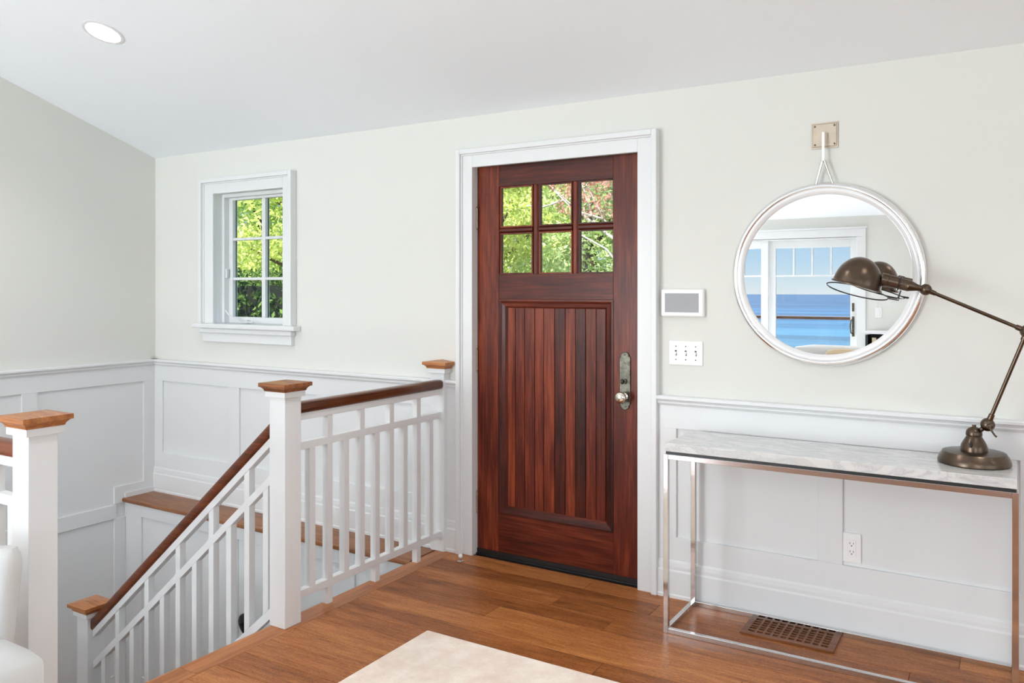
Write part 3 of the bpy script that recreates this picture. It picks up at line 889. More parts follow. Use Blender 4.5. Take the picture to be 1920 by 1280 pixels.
for k in range(11):
    xc = 1.236 + .1152 * k
    if k % 2 == 1:
        if b_long is None: b_long = slope_bal(xc, hv + .034, .775); l0 = xc
        else: clone(b_long, sr, (xc - l0, 0, SL * (xc - l0)))
    else:
        if b_short is None: b_short = slope_bal(xc, .258, .775); s0 = xc
        else: clone(b_short, sr, (xc - s0, 0, SL * (xc - s0)))
tag(sr, 'sloping white railing with dark oak handrail running down the stairs', 'railing')

# guard railing from the near newel to the side wall
gr = empty('stair_railing', (1.3, STY, 0))
xa, xb = .018, 2.490 - .045
MB().loft([[(x, STY + p, .885 + q) for p, q in hp] for x in (xa, xb)]).build('handrail', M['rail_x'], gr, smooth=50)['label'] = 'oak handrail'
box_obj('shoe_rail', M['white'], (xa, xb, STY - .018, STY + .018, .832, .862), gr, .0015)
box_obj('middle_rail', M['white'], (xa, xb, STY - .0165, STY + .0165, .706, .739), gr, .0015)
box_obj('bottom_rail', M['white'], (xa, xb, STY - .0165, STY + .0165, .076, .110), gr, .0015)
b_long = b_short = None
for k in range(21):
    xc = 2.375 - .1057 * k
    if xc < .06: break
    if k % 2 == 1:
        if b_long is None: b_long = box_obj('baluster', M['white'], (xc - B, xc + B, STY - B, STY + B, .110, .832), gr, .0012); l0 = xc
        else: clone(b_long, gr, (xc - l0, 0, 0))
    else:
        if b_short is None: b_short = box_obj('baluster', M['white'], (xc - B, xc + B, STY - B, STY + B, .110, .706), gr, .0012); s0 = xc
        else: clone(b_short, gr, (xc - s0, 0, 0))
    if k % 3 == 1: box_obj('leg', M['white'], (xc - B, xc + B, STY - B, STY + B, 0, .076), gr, .0012)
tag(gr, 'level white railing with oak handrail leaving the picture at the left edge', 'railing')

# black teardrop fitting on the stairwell wall
tf = empty('wall_fitting', (1.190, FY, -.59))
MB().loft([[(1.190 + r * math.sin(a) * (1 if math.cos(a) > 0 else 1 - .35 * abs(math.cos(a))), FY + .001 - d, -.585 + (r * math.cos(a) if math.cos(a) > 0 else 1.35 * r * math.cos(a))) for a in [2 * math.pi * k / 28 for k in range(28)]] for r, d in ((.052, 0), (.052, .012), (.042, .022), (.01, .027))]).build('body', M['black'], tf, smooth=40)
MB().lathe([(.0, 0), (.010, 0), (.010, .02), (0, .024)], (1.190, FY - .024, -.585), (0, -1, 0), 16).build('boss', M['black'], tf, smooth=40)
tag(tf, 'small black teardrop-shaped fitting glimpsed between the stair balusters', 'wall fitting')

# ------------------------------------------------------------------ console table
ct = empty('console_table', (4.47, -.22, 0))
TX0, TX1, TY0, TY1, TT = 3.860, 5.084, -.402, -.050, .020
def bar(name, b): return box_obj(name, M['chrome'], b, ct, .0012)
for x in (TX0, TX1 - TT):
    for y in (TY0, TY1 - TT):
        bar('leg', (x, x + TT, y, y + TT, 0, .722))
for z in (0, .702):
    nm = 'foot_rail' if z == 0 else 'top_rail'
    bar(nm, (TX0 + TT, TX1 - TT, TY0, TY0 + TT, z, z + TT)); bar(nm, (TX0 + TT, TX1 - TT, TY1 - TT, TY1, z, z + TT))
    bar(nm, (TX0, TX0 + TT, TY0 + TT, TY1 - TT, z, z + TT)); bar(nm, (TX1 - TT, TX1, TY0 + TT, TY1 - TT, z, z + TT))
box_obj('spacer_panel', M['black'], (TX0 + .008, TX1 - .008, TY0 + .008, TY1 - .008, .722, .732), ct)
mt = box_obj('marble_top', M['marble'], (TX0 + .006, TX1 - .004, TY0 + .006, TY1 - .004, .732, .766), ct, .0025)
mt['label'] = 'white marble slab with grey veins'
tag(ct, 'slim console table with white marble top on a square chrome frame', 'console table')

# ------------------------------------------------------------------ bronze task lamp
BX, BY, BZ = 4.949, -.190, .766
lamp = empty('desk_lamp', (BX, BY, BZ))
MB().lathe([(0, 0), (.112, 0), (.117, .004), (.117, .012), (.112, .026), (.106, .034), (.104, .038), (.101, .042), (.092, .044), (.0, .046)], (BX, BY, BZ), n=56).build('base', M['bronze'], lamp, smooth=35)
bell = MB().lathe([(.044, .044), (.044, .056), (.041, .068), (.035, .080), (.029, .090), (.0255, .096), (.0245, .099), (.0265, .101), (.0268, .108), (.0245, .118), (.018, .126), (.008, .130), (.0065, .131), (.0065, .138), (0, .139)], (BX, BY, BZ), n=40).build('bell', M['bronze'], lamp, smooth=35)
box_obj('slot', M['black'], (BX - .013, BX - .004, BY - .046, BY - .030, BZ + .062, BZ + .082), bell, .004)
J1 = Vector((4.991, BY, .908)); EL = Vector((5.109, -.212, 1.243)); HJ = Vector((4.799, -.250, 1.387))
def sph(r): return [(r * math.sin(math.pi * k / 16), -r * math.cos(math.pi * k / 16)) for k in range(17)]
jb = MB().tube([(BX + .008, BY, BZ + .108), J1], .008, 14).lathe(sph(.0235), J1, n=28)
j1 = jb.build('lower_joint', M['bronze'], lamp, smooth=35)
MB().lathe([(.0075, 0), (.0085, .006), (.0075, .014), (0, .015)], J1 + Vector((.004, -.020, -.002)), (0, -1, 0), 16).tube([J1 + Vector((.004, -.030, -.002)), J1 + Vector((.022, -.034, -.030)), J1 + Vector((.028, -.034, -.036))], [.004, .003, .0035], 10).build('wing_screw', M['bronze'], j1, smooth=40)
d1 = (EL - J1).normalized()
MB().tube([J1 + d1 * .012, J1 + d1 * .040, J1 + d1 * .041, EL - d1 * .034, EL - d1 * .033, EL - d1 * .008], [.0105, .0095, .0068, .0068, .0095, .010], 18).build('lower_arm', M['bronze'], lamp, smooth=50)
MB().lathe(sph(.0225), EL, n=28).build('elbow_joint', M['bronze'], lamp, smooth=35)
d2 = (HJ - EL).normalized()
MB().tube([EL + d2 * .008, EL + d2 * .036, EL + d2 * .037, HJ - d2 * .036, HJ - d2 * .034, HJ - d2 * .010], [.010, .0092, .0066, .0066, .0085, .010], 18).build('upper_arm', M['bronze'], lamp, smooth=50)
MB().lathe(sph(.0185), HJ, n=28).lathe([(.0205, -.005), (.0205, .005)], HJ, (0, -1, 0), 24).build('head_joint', M['bronze'], lamp, smooth=35)
# head: neck runs from the joint to the side of the dome
hd = Vector((-.151, -.022, .040)).normalized()
head = MB().tube([HJ + hd * .008, HJ + hd * .028, HJ + hd * .052, HJ + hd * .058, HJ + hd * .060, HJ + hd * .085, HJ + hd * .086, HJ + hd * .092, HJ + hd * .093, HJ + hd * .128, HJ + hd * .129, HJ + hd * .150],
                 [.010, .012, .020, .0225, .0215, .0215, .0245, .0245, .0225, .0225, .0245, .0245], 28).build('lamp_socket', M['bronze'], lamp, smooth=30)
RIMC = Vector((4.570, -.281, 1.402)); ax = Vector((.27, .05, .96)).normalized()
RD = .086
prof = []
for k in range(25):
    a = math.pi / 2 * k / 24
    prof.append((RD * math.cos(a), .108 * math.sin(a)))
prof = [(RD + .005, -.003), (RD + .005, .001), (RD + .001, .004)] + prof[1:]
inner = [(max(r - .002, 0), max(z - .002, -.002)) for r, z in reversed(prof)]
mb = MB().lathe(prof + inner, RIMC, ax, 56)
MBd = mb.build('lamp_shade', M['bronze'], lamp, smooth=40)
MBd['label'] = 'domed bronze lamp shade'
MB().lathe([(0, 0), (.014, .004), (.026, .020), (.029, .036), (.024, .052), (.014, .066), (.012, .085)], RIMC + ax * .012, ax, 24).build('bulb', M['plastic'], MBd, smooth=50)
# wire guard
q = Vector((0, 0, 1)).rotation_difference(Vector((.27, -.125, .94)).normalized())
GC = RIMC + Vector((.004, -.01, -.020))
gp = [GC + q @ Vector((.108 * math.cos(2 * math.pi * k / 48), .108 * math.sin(2 * math.pi * k / 48), 0)) for k in range(48)]
g = MB().tube(gp, .0024, 8, closed=True)
na = HJ + hd * .090
side = hd.cross(Vector((0, 0, 1))).normalized()
for s_ in (-1, 1):
    e0 = min(gp, key=lambda p: (p - (na + side * s_ * .014 + Vector((-.02, 0, -.05)))).length)
    g.tube([e0, Vector((e0.x + .035, e0.y, e0.z - .006)), na + side * s_ * .013 + Vector((.0, 0, -.045)), na + side * s_ * .013 + Vector((.006, 0, -.026))], .0022, 8)
cl = [na + (side * math.cos(2 * math.pi * k / 24) + hd.cross(side) * math.sin(2 * math.pi * k / 24)) * .0262 for k in range(24)]
g.tube(cl, .0024, 8, closed=True)
g.build('wire_guard', M['black'], lamp, smooth=50)['label'] = 'thin dark wire ring guard'
tag(lamp, 'bronze articulated desk lamp with domed shade on the marble console', 'lamp')

# ------------------------------------------------------------------ round mirror and its hook
MC = Vector((4.408, -.022, 1.4485))
mir = empty('round_mirror', MC)
MR = .376
def ring_prof(pts, mat, nm, n=128):
    m_ = MB(); rings = []
    for k in range(n):
        a = 2 * math.pi * k / n
        rings.append([(MC.x + r * math.cos(a), MC.y - d, MC.z + r * math.sin(a)) for r, d in pts])
    rings.append(rings[0])
    return m_.loft(rings, cap=False).build(nm, mat, mir, smooth=45)
ring_prof([(MR, -.018), (MR, .004), (MR - .004, .010), (MR - .012, .014), (MR - .020, .0135), (MR - .0245, .009), (MR - .0245, -.018), (MR, -.018)], M['nickel'], 'frame')['label'] = 'polished silver ring frame'
ring_prof([(MR - .0245, .0085), (MR - .026, .010), (MR - .030, .011), (MR - .034, .0095), (MR - .046, .0030), (MR - .048, -.002), (MR - .048, -.018)], M['bevel_sheen'], 'inner_bevel')['label'] = 'inner bevel with its bright reflection painted white'
mb = MB().lathe([(0, 0), (MR - .046, 0), (MR - .046, .006), (0, .006)], (MC.x, MC.y + .010, MC.z), (0, -1, 0), 96)
g_ = mb.build('mirror_glass', M['mirror'], mir)
mir.rotation_euler = (-.0029, 0, 0)
wl = MB().tube([(4.377, -.030, 1.818), (4.404, -.032, 1.915), (4.411, -.032, 1.915), (4.444, -.030, 1.818)], .0048, 10)
wl.build('hanger_loop', M['chrome'], mir, smooth=50)
tag(mir, 'round silver-framed mirror reflecting the sea, hung above the console', 'mirror')
hk = empty('mirror_hook', (4.408, 0, 1.97))
MB().box(4.356, 4.459, -.006, 0, 1.968, 2.074).loft([[(4.408 + s0 * h, -.006 - d, 2.021 + s1 * h) for s0, s1 in ((-1, -1), (1, -1), (1, 1), (-1, 1))] for h, d in ((.0475, 0), (.0455, .003))]).build('back_plate', M['plate'], hk)
for sx in (-1, 1):
    for sz in (-1, 1):
        MB().lathe([(0, 0), (.0045, 0), (.0035, .0025), (0, .003)], (4.408 + sx * .038, -.009, 2.021 + sz * .038), (0, -1, 0), 12).build('screw', M['pewter'], hk, smooth=40)
MB().box(4.4025, 4.4125, -.034, -.008, 2.026, 2.030).box(4.4025, 4.4125, -.038, -.034, 1.916, 2.030).box(4.4025, 4.4125, -.038, -.022, 1.912, 1.916).build('hook_bar', M['nickel'], hk, .001)
tag(hk, 'square brushed-metal wall plate with a hook holding the mirror', 'hook')

# ------------------------------------------------------------------ wall devices
tp = empty('touch_panel', (3.804, 0, 1.264))
box_obj('housing', M['plastic'], (3.704, 3.904, -.026, 0, 1.264, 1.389), tp, .009, seg=4)
box_obj('screen', M['screen'], (3.724, 3.882, -.0268, -.02, 1.284, 1.370), tp)
box_obj('status_bar', M['plastic'], (3.79, 3.81, -.0270, -.02, 1.272, 1.276), tp)
tag(tp, 'white wall touch panel with grey screen beside the front door', 'control panel')
sw = empty('light_switch', (3.815, 0, 1.047))
box_obj('cover_plate', M['plastic'], (3.737, 3.893, -.007, 0, 1.047, 1.155), sw, .0025)
for k in range(3):
    xc = 3.815 + (k - 1) * .046
    box_obj('toggle_slot', M['slot'], (xc - .0045, xc + .0045, -.0073, -.006, 1.089, 1.113), sw)
    MB().loft([[(xc - .0035, -.006, 1.097), (xc + .0035, -.006, 1.097), (xc + .0035, -.006, 1.108), (xc - .0035, -.006, 1.108)], [(xc - .003, -.018, 1.088), (xc + .003, -.018, 1.088), (xc + .003, -.020, 1.094), (xc - .003, -.020, 1.094)]]).build('toggle', M['plastic'], sw)
    for z in (1.071, 1.131): MB().lathe([(0, 0), (.003, 0), (.002, .0015), (0, .0015)], (xc, -.007, z), (0, -1, 0), 10).build('screw', M['slot'], sw)
tag(sw, 'white three-toggle light switch plate beside the front door', 'light switch')
ol = empty('power_outlet', (4.513, -.006, .282))
box_obj('cover_plate', M['plastic'], (4.478, 4.548, -.014, -.005, .284, .403), ol, .0025)
box_obj('receptacle', M['plastic'], (4.497, 4.529, -.0165, -.012, .310, .376), ol, .0015)
for zc in (.326, .359):
    for dx in (-.0065, .0065): box_obj('slot', M['slot'], (4.513 + dx - .001, 4.513 + dx + .001, -.0169, -.016, zc, zc + .008), ol)
    MB().lathe([(0, 0), (.0024, 0), (.0024, .0005), (0, .0005)], (4.513, -.0166, zc - .006), (0, -1, 0), 12).build('slot', M['slot'], ol)
tag(ol, 'white double power outlet on the panelling under the console', 'power outlet')

# ------------------------------------------------------------------ floor register, door stop, rug
M['reg'] = wood('oak_register', srgb(72, 40, 22), srgb(112, 68, 40), srgb(140, 90, 56), 'x', 12, 9, 0.38, 0.1, spec=0.25)
fr = empty('floor_register', (4.305, -.155, 0))
VX0, VX1, VY0, VY1 = 4.126, 4.484, -.250, -.058
box_obj('vent_hole_shade', M['black'], (VX0 + .02, VX1 - .02, VY0 + .02, VY1 - .015, 0, .0015), fr)  # shade inside the vent holes, painted as a black plate on the floor
def fb(b): return box_obj('frame_bar', M['reg'], b, fr, .001)
fb((VX0, VX1, VY0, VY0 + .028, 0, .008)); fb((VX0, VX1, VY1 - .020, VY1, 0, .008)); fb((VX0, VX0 + .026, VY0 + .028, VY1 - .020, 0, .008)); fb((VX1 - .026, VX1, VY0 + .028, VY1 - .020, 0, .008))
nx, ny = 10, 6
hx0, hx1, hy0, hy1 = VX0 + .026, VX1 - .026, VY0 + .028, VY1 - .020
sl = None
for i in range(1, ny):
    y = hy0 + (hy1 - hy0) * i / ny
    if sl is None: sl = box_obj('slat', M['reg'], (hx0, hx1, y - .0035, y + .0035, .001, .0072), fr); y00 = y
    else: clone(sl, fr, (0, y - y00, 0))
sl = None
for i in range(1, nx):
    x = hx0 + (hx1 - hx0) * i / nx
    if sl is None: sl = box_obj('slat', M['reg'], (x - .0045, x + .0045, hy0, hy1, .001, .0068), fr); x00 = x
    else: clone(sl, fr, (x - x00, 0, 0))
tag(fr, 'wooden grid floor vent set in the planks under the console', 'floor vent')

ds = empty('door_stop', (2.669, -.131, 0))
MB().box(2.655, 2.683, -.146, -.116, 0, .005).lathe([(.006, .005), (.005, .020), (.0055, .028)], (2.669, -.131, 0), n=16).build('bracket', M['chrome'], ds, .001)
MB().lathe(sph(.0115), (2.676, -.139, .033), n=24).build('bumper', M['plastic'], ds, smooth=40)
tag(ds, 'tiny metal door stop with white bumper on the floor by the door', 'door stop')

rug = MB().box(3.050, 4.60, -3.2, -.905, 0.0005, .013).build('rug', M['rug'], bevel=.005, seg=3)
tag(rug, 'pale beige rug on the oak floor in front of the door', 'rug')

M['bounce_rug'] = plain('pale_bounce_rug', (0.80, 0.82, 0.84, 1), 0.95, bump=0.4, bscale=220, spec=0.1)
lr = MB().box(.35, 5.6, -6.75, -4.1, 0.0005, .014).build('added_bounce_rug', M['bounce_rug'], bevel=.005, seg=3)  # unseen pale rug, added to bounce neutral light onto the ceiling
tag(lr, 'large pale grey rug added unseen under the sofa to bounce light', 'rug')

# ------------------------------------------------------------------ recessed ceiling lights
nrm_f = Vector((0, -PITCH, -1)).normalized(); nrm_r = Vector((0, PITCH, -1)).normalized()
names = ['recessed ceiling light above the stairwell, the one in the upper left corner', 'added unseen recessed ceiling light above the hall near the front door', 'added unseen recessed ceiling light above the console table', 'added unseen recessed ceiling light at the far right of the hall',
         'added unseen recessed ceiling light over the left end of the sea-side slope', 'added unseen recessed ceiling light over the sliding door', 'added unseen recessed ceiling light over the sea-side wall near the bookcase', 'added unseen recessed ceiling light over the added sea-side window']
for i, (lx, ly) in enumerate(LIGHTS):
    z = slope_z(ly); n = nrm_f if ly > RIDGE else nrm_r
    rl_ = empty('recessed_light', (lx, ly, z))
    o = Vector((lx, ly, z))
    MB().loft([[o + (Vector((0, 0, 1)).rotation_difference(n)) @ Vector((r * math.cos(2 * math.pi * k / 56), r * math.sin(2 * math.pi * k / 56), d)) for k in range(56)] for r, d in ((HOLE_R - .001, -.001), (HOLE_R + .018, -.001), (HOLE_R + .019, .002), (HOLE_R + .012, .0045), (HOLE_R - .001, .003), (HOLE_R - .001, -.001))], cap=False).build('trim_ring', M['white'], rl_, smooth=40)
    MB().loft([[o + (Vector((0, 0, 1)).rotation_difference(n)) @ Vector((r * math.cos(2 * math.pi * k / 48), r * math.sin(2 * math.pi * k / 48), d)) for k in range(48)] for r, d in ((HOLE_R, .002), (HOLE_R - .006, -.035), (HOLE_R - .007, -.036), (HOLE_R - .010, -.06))], cap=False).build('baffle', M['plastic'], rl_, smooth=40)
    MB().lathe([(0, -.062), (HOLE_R - .009, -.062), (HOLE_R - .009, -.058), (0, -.058)], o, n, 40).build('lens', M['lens'], rl_)
    tag(rl_, names[i], 'ceiling light', 'recessed ceiling lights')
    d = bpy.data.lights.new('downlight', 'AREA'); d.shape = 'DISK'; d.size = .13; d.energy = DOWNLIGHT; d.color = (1.0, .97, .93)
    lo = bpy.data.objects.new('downlight', d); COL.objects.link(lo); lo.location = o - n * .05
    lo.rotation_euler = n.to_track_quat('-Z', 'Y').to_euler()

# ------------------------------------------------------------------ white chair at the left edge
def cushion(cx, cy, cz, sx, sy, sz, r=.05, puff=.0, tilt=0.0, n=6):
    """rounded block"""
    m_ = MB(); bm = bmesh.new()
    bmesh.ops.create_cube(bm, size=1.0)
    bmesh.ops.subdivide_edges(bm, edges=bm.edges, cuts=7, use_grid_fill=True)
    vs = []
    rot = Matrix.Rotation(tilt, 3, 'X')
    for v in bm.verts:
        p = Vector((v.co.x * sx, v.co.y * sy, v.co.z * sz))
        h = Vector((sx / 2, sy / 2, sz / 2)); rr = min(r, min(h) * .98)
        c = Vector([max(-h[i] + rr, min(h[i] - rr, p[i])) for i in range(3)])
        d = p - c
        if d.length > 1e-6: p = c + d.normalized() * rr if max(abs(d[i]) for i in range(3)) > 0 and d.length > rr else p
        u, w = v.co.x * 2, v.co.y * 2
        if v.co.z > 0: p.z += puff * (1 - u * u) * (1 - w * w)
        p = rot @ p
        vs.append((p.x + cx, p.y + cy, p.z + cz))
    bm.verts.index_update()
    fs = [tuple(v.index for v in f.verts) for f in bm.faces]
    bm.free()
    return m_.add(vs, fs)

ch = empty('upholstered_chair', (2.62, -2.62, 0))
cushion(2.62, -2.63, .375, .63, .54, .15, .035, .02).build('seat', M['linen'], ch, smooth=60)
cushion(2.62, -2.62, .20, .58, .50, .22, .02).build('seat_base', M['linen'], ch, smooth=60)
# back: turned a little, tapers towards the seat, rounded top
rr, ee = Vector((.853, .5215, 0)), Vector((.5215, -.853, 0))
rings = []
for k in range(17):
    t_ = k / 16; z = .40 + .275 * t_
    top = max(0, (t_ - .80) / .20); rt = .004 + .020 * t_ - .016 * top * top; lt = -.50
    th = .045 - .022 * top * top
    c0 = Vector((2.738, -2.392, z)) - ee * (.045 + .02 * t_)
    mid, hw = (rt + lt) / 2, (rt - lt) / 2
    rings.append([c0 + rr * (mid + hw * math.copysign(abs(math.cos(a)) ** .25, math.cos(a))) + ee * (th * math.copysign(abs(math.sin(a)) ** .5, math.sin(a))) for a in [2 * math.pi * j / 40 for j in range(40)]])
bk = MB().loft(rings).build('backrest', M['linen'], ch, smooth=60)
for sx in (-1, 1):
    for sy in (-1, 1):
        MB().lathe([(.014, 0), (.020, .09)], (2.62 + sx * .25, -2.62 + sy * .20, 0), n=12).build('leg', M['bark_dark'], ch)
tag(ch, 'white linen upholstered chair cut off by the left edge', 'chair')

# ------------------------------------------------------------------ sea side: sliding door, furniture seen in the mirror
sd = struct(empty('door_2', ((SX0 + SX1) / 2, YS, 0)), 'white sliding glass door to the sea with small upper panes')
PWD = (SX1 - SX0) / 3
for k in range(3):
    xa, xb = SX0 + k * PWD, SX0 + (k + 1) * PWD
    ya = YS - .07 + (.0 if k % 2 else -.045); yb = ya + .04
    s0, s1 = .085, .085
    pn = empty('door_panel', ORG[sd.name]); pn.parent = sd; pn.location = (0, 0, 0); ORG[pn.name] = ORG[sd.name]
    box_obj('stile', M['white'], (xa, xa + s0, ya, yb, .02, 2.03), pn, .002)
    box_obj('stile', M['white'], (xb - s1, xb, ya, yb, .02, 2.03), pn, .002)
    box_obj('rail', M['white'], (xa + s0, xb - s1, ya, yb, 1.935, 2.03), pn, .002)
    box_obj('rail', M['white'], (xa + s0, xb - s1, ya, yb, .02, .19), pn, .002)
    box_obj('muntin', M['white'], (xa + s0, xb - s1, ya, yb, 1.580, 1.600), pn)
    gw = (xb - s1 - xa - s0)
    for j in range(1, 4):
        xm = xa + s0 + gw * j / 4
        box_obj('muntin', M['white'], (xm - .009, xm + .009, ya, yb, 1.600, 1.935), pn)
    for j in range(4): box_obj('pane', M['seaglass'], (xa + s0 + gw * j / 4, xa + s0 + gw * (j + 1) / 4, ya + .018, ya + .022, 1.600, 1.935), pn)
    box_obj('pane', M['seaglass'], (xa + s0, xb - s1, ya + .018, ya + .022, .19, 1.580), pn)
box_obj('head_jamb', M['white'], (SX0, SX1, YS - .16, YS, 2.03, 2.05), sd)
box_obj('casing', M['white'], (SX1, SX1 + .10, YS, YS + .022, 0, 2.05), sd, .003)
box_obj('casing', M['white'], (SX0 - .10, SX0, YS, YS + .022, 0, 2.05), sd, .003)
box_obj('casing', M['white'], (SX0 - .10, SX1 + .10, YS, YS + .024, 2.05, 2.145), sd, .003)
box_obj('casing', M['white'], (SX0 - .115, SX1 + .115, YS, YS + .04, 2.145, 2.165), sd, .003)
hx_ = SX1 - .045
MB().box(hx_ - .014, hx_ + .014, YS - .035, YS - .026, .86, 1.10).tube([(hx_, YS - .03, .88), (hx_ - .02, YS + .01, .91), (hx_ - .025, YS + .02, .98), (hx_ - .02, YS + .01, 1.05), (hx_, YS - .03, 1.08)], .008, 10).build('pull_handle', M['pewter'], sd, smooth=50)
MB().box(hx_ - .013, hx_ + .013, YS - .035, YS - .022, 1.16, 1.26).build('lock', M['pewter'], sd, .003)
w3 = struct(empty('added_far_window', ((FX0 + FX1) / 2, YS, FZ0)), 'white window added unseen in the sea-side wall for fill light')  # unseen window added to house the far fill light
for b in ((FX0 - .09, FX0, FZ0, FZ1), (FX1, FX1 + .09, FZ0, FZ1), (FX0 - .09, FX1 + .09, FZ1, FZ1 + .09), (FX0 - .11, FX1 + .11, FZ0 - .06, FZ0)):
    box_obj('casing', M['white'], (b[0], b[1], YS, YS + .025, b[2], b[3]), w3, .003)
box_obj('pane', M['seaglass'], (FX0, FX1, YS - .10, YS - .096, FZ0, FZ1), w3)
box_obj('muntin', M['white'], ((FX0 + FX1) / 2 - .03, (FX0 + FX1) / 2 + .03, YS - .12, YS - .08, FZ0, FZ1), w3)
w4 = struct(empty('added_side_window', (XR, (RWY0 + RWY1) / 2, RWZ0)), 'wide white three-part window added unseen in the right-hand wall for fill light')  # unseen window added to give the side fill light an opening
for b in ((RWY0 - .09, RWY0, RWZ0, RWZ1), (RWY1, RWY1 + .09, RWZ0, RWZ1), (RWY0 - .09, RWY1 + .09, RWZ1, RWZ1 + .09), (RWY0 - .11, RWY1 + .11, RWZ0 - .06, RWZ0)):
    box_obj('casing', M['white'], (XR - .025, XR, b[0], b[1], b[2], b[3]), w4, .003)
for k in range(3):
    a_ = RWY0 + (RWY1 - RWY0) * k / 3; b_ = RWY0 + (RWY1 - RWY0) * (k + 1) / 3
    box_obj('pane', M['glass'], (XR + .096, XR + .10, a_ + .03, b_ - .03, RWZ0 + .03, RWZ1 - .03), w4)
    m_ = MB().box(XR + .08, XR + .12, a_, a_ + .03, RWZ0, RWZ1).box(XR + .08, XR + .12, b_ - .03, b_, RWZ0, RWZ1).box(XR + .08, XR + .12, a_ + .03, b_ - .03, RWZ0, RWZ0 + .03).box(XR + .08, XR + .12, a_ + .03, b_ - .03, RWZ1 - .03, RWZ1)
    m_.build('sash', M['white'], w4)
sw2 = empty('light_switch', (3.735, YS, 1.10))
box_obj('cover_plate', M['plastic'], (3.700, 3.772, YS, YS + .007, 1.09, 1.205), sw2, .002)
box_obj('rocker', M['plastic'], (3.720, 3.752, YS + .005, YS + .011, 1.115, 1.18), sw2, .002)
tag(sw2, 'white light switch right of the sliding door, seen in the mirror', 'light switch')
# low bookcase
bc = empty('low_bookcase', (4.15, YS + .17, 0))
for b in ((3.64, 3.665, 0, .90), (4.66, 4.685, 0, .90)): box_obj('side_panel', M['black'], (b[0], b[1], YS + .035, YS + .33, b[2], b[3]), bc)
box_obj('back_panel', M['black'], (3.665, 4.66, YS + .035, YS + .05, .04, .90), bc)
for z in (.04, .34, .62): box_obj('shelf', M['black'], (3.665, 4.66, YS + .05, YS + .33, z, z + .02), bc)
box_obj('top', M['white'], (3.625, 4.70, YS + .03, YS + .345, .915, .945), bc, .003)
tag(bc, 'low black bookcase with a white top right of the sliding door', 'bookcase')
random.seed(3)
bx_ = 3.70
for w_, h_, mt_, lb in ((.05, .23, 'black', 'tall black book at the left end of the bookcase shelf'), (.03, .19, 'paper', 'thin cream book second from the left in the bookcase'),
                        (.06, .21, 'plastic', 'thick white book in the middle of the bookcase row'), (.04, .20, 'bark_dark', 'brown book beside the thick white one in the bookcase'), (.05, .17, 'screen', 'short grey book at the right end of the bookcase row')):
    bo = empty('book', (bx_ + w_ / 2, YS + .2, .64))
    box_obj('cover', M[mt_], (bx_, bx_ + w_, YS + .08, YS + .27, .641, .641 + h_), bo, .002)
    box_obj('page_block', M['paper'], (bx_ + .003, bx_ + w_ - .003, YS + .085, YS + .272, .644, .638 + h_), bo)
    tag(bo, lb, 'book', 'books in the bookcase')
    bx_ += w_ + .004
# sofa behind the camera, seen at the bottom of the mirror
sf = empty('sofa', (3.95, -4.75, 0))
cushion(3.95, -4.75, .30, 1.55, .80, .26, .04).build('seat_base', M['linen'], sf, smooth=60)
for k in range(2): cushion(3.56 + .78 * k, -4.70, .47, .76, .66, .14, .05, .02).build('seat_cushion', M['linen'], sf, smooth=60)
cushion(3.95, -5.07, .585, 1.55, .18, .55, .085).build('backrest', M['linen'], sf, smooth=60)
for sx in (-1, 1): cushion(3.95 + sx * .80, -4.75, .38, .17, .84, .46, .07).build('armrest', M['linen'], sf, smooth=60)
for sx in (-1, 1):
    for sy in (-1, 1): MB().lathe([(.016, .0145), (.022, .17)], (3.95 + sx * .70, -4.75 + sy * .33, 0), n=12).build('leg', M['bark_dark'], sf)
tag(sf, 'white sofa behind the camera, its rounded back low in the mirror', 'sofa')
pil = cushion(3.68, -4.90, .645, .38, .15, .34, .07, .03, tilt=.35).build('throw_pillow', M['pillow'], smooth=60)
tag(pil, 'beige throw pillow leaning on the white sofa', 'pillow')

# ------------------------------------------------------------------ outdoors, sea side
struct(box_obj('deck', M['deckwood'], (-1.5, 9.5, -9.0, YS - .16, -.16, -.06)), 'wooden deck outside the sliding door')
dr = empty('deck_railing', (4, -8.75, -.06))
box_obj('top_rail', M['deckwood'], (-1.5, 9.5, -8.80, -8.70, 1.005, 1.045), dr, .004)
for x in (-1.4, 1.2, 4.6, 7.0, 9.4): box_obj('post', M['deckwood'], (x - .04, x + .04, -8.79, -8.71, -.06, 1.005), dr)
for x0_, x1_ in ((-1.36, 1.16), (1.24, 4.56), (4.64, 6.96), (7.04, 9.36)): box_obj('glass_panel', M['glass'], (x0_, x1_, -8.756, -8.744, .02, 1.005), dr)
tag(dr, 'deck railing with a brown top rail in front of the sea', 'railing')
sea = MB().add([(-9000, -30, -13), (9000, -30, -13), (9000, -16000, -13), (-9000, -16000, -13)], [(0, 1, 2, 3)]).build('sea', M['sea'], origin=(0, -30, -13))
tag(sea, 'blue sea with a breaking wave reflected in the round mirror', 'sea', kind='stuff')
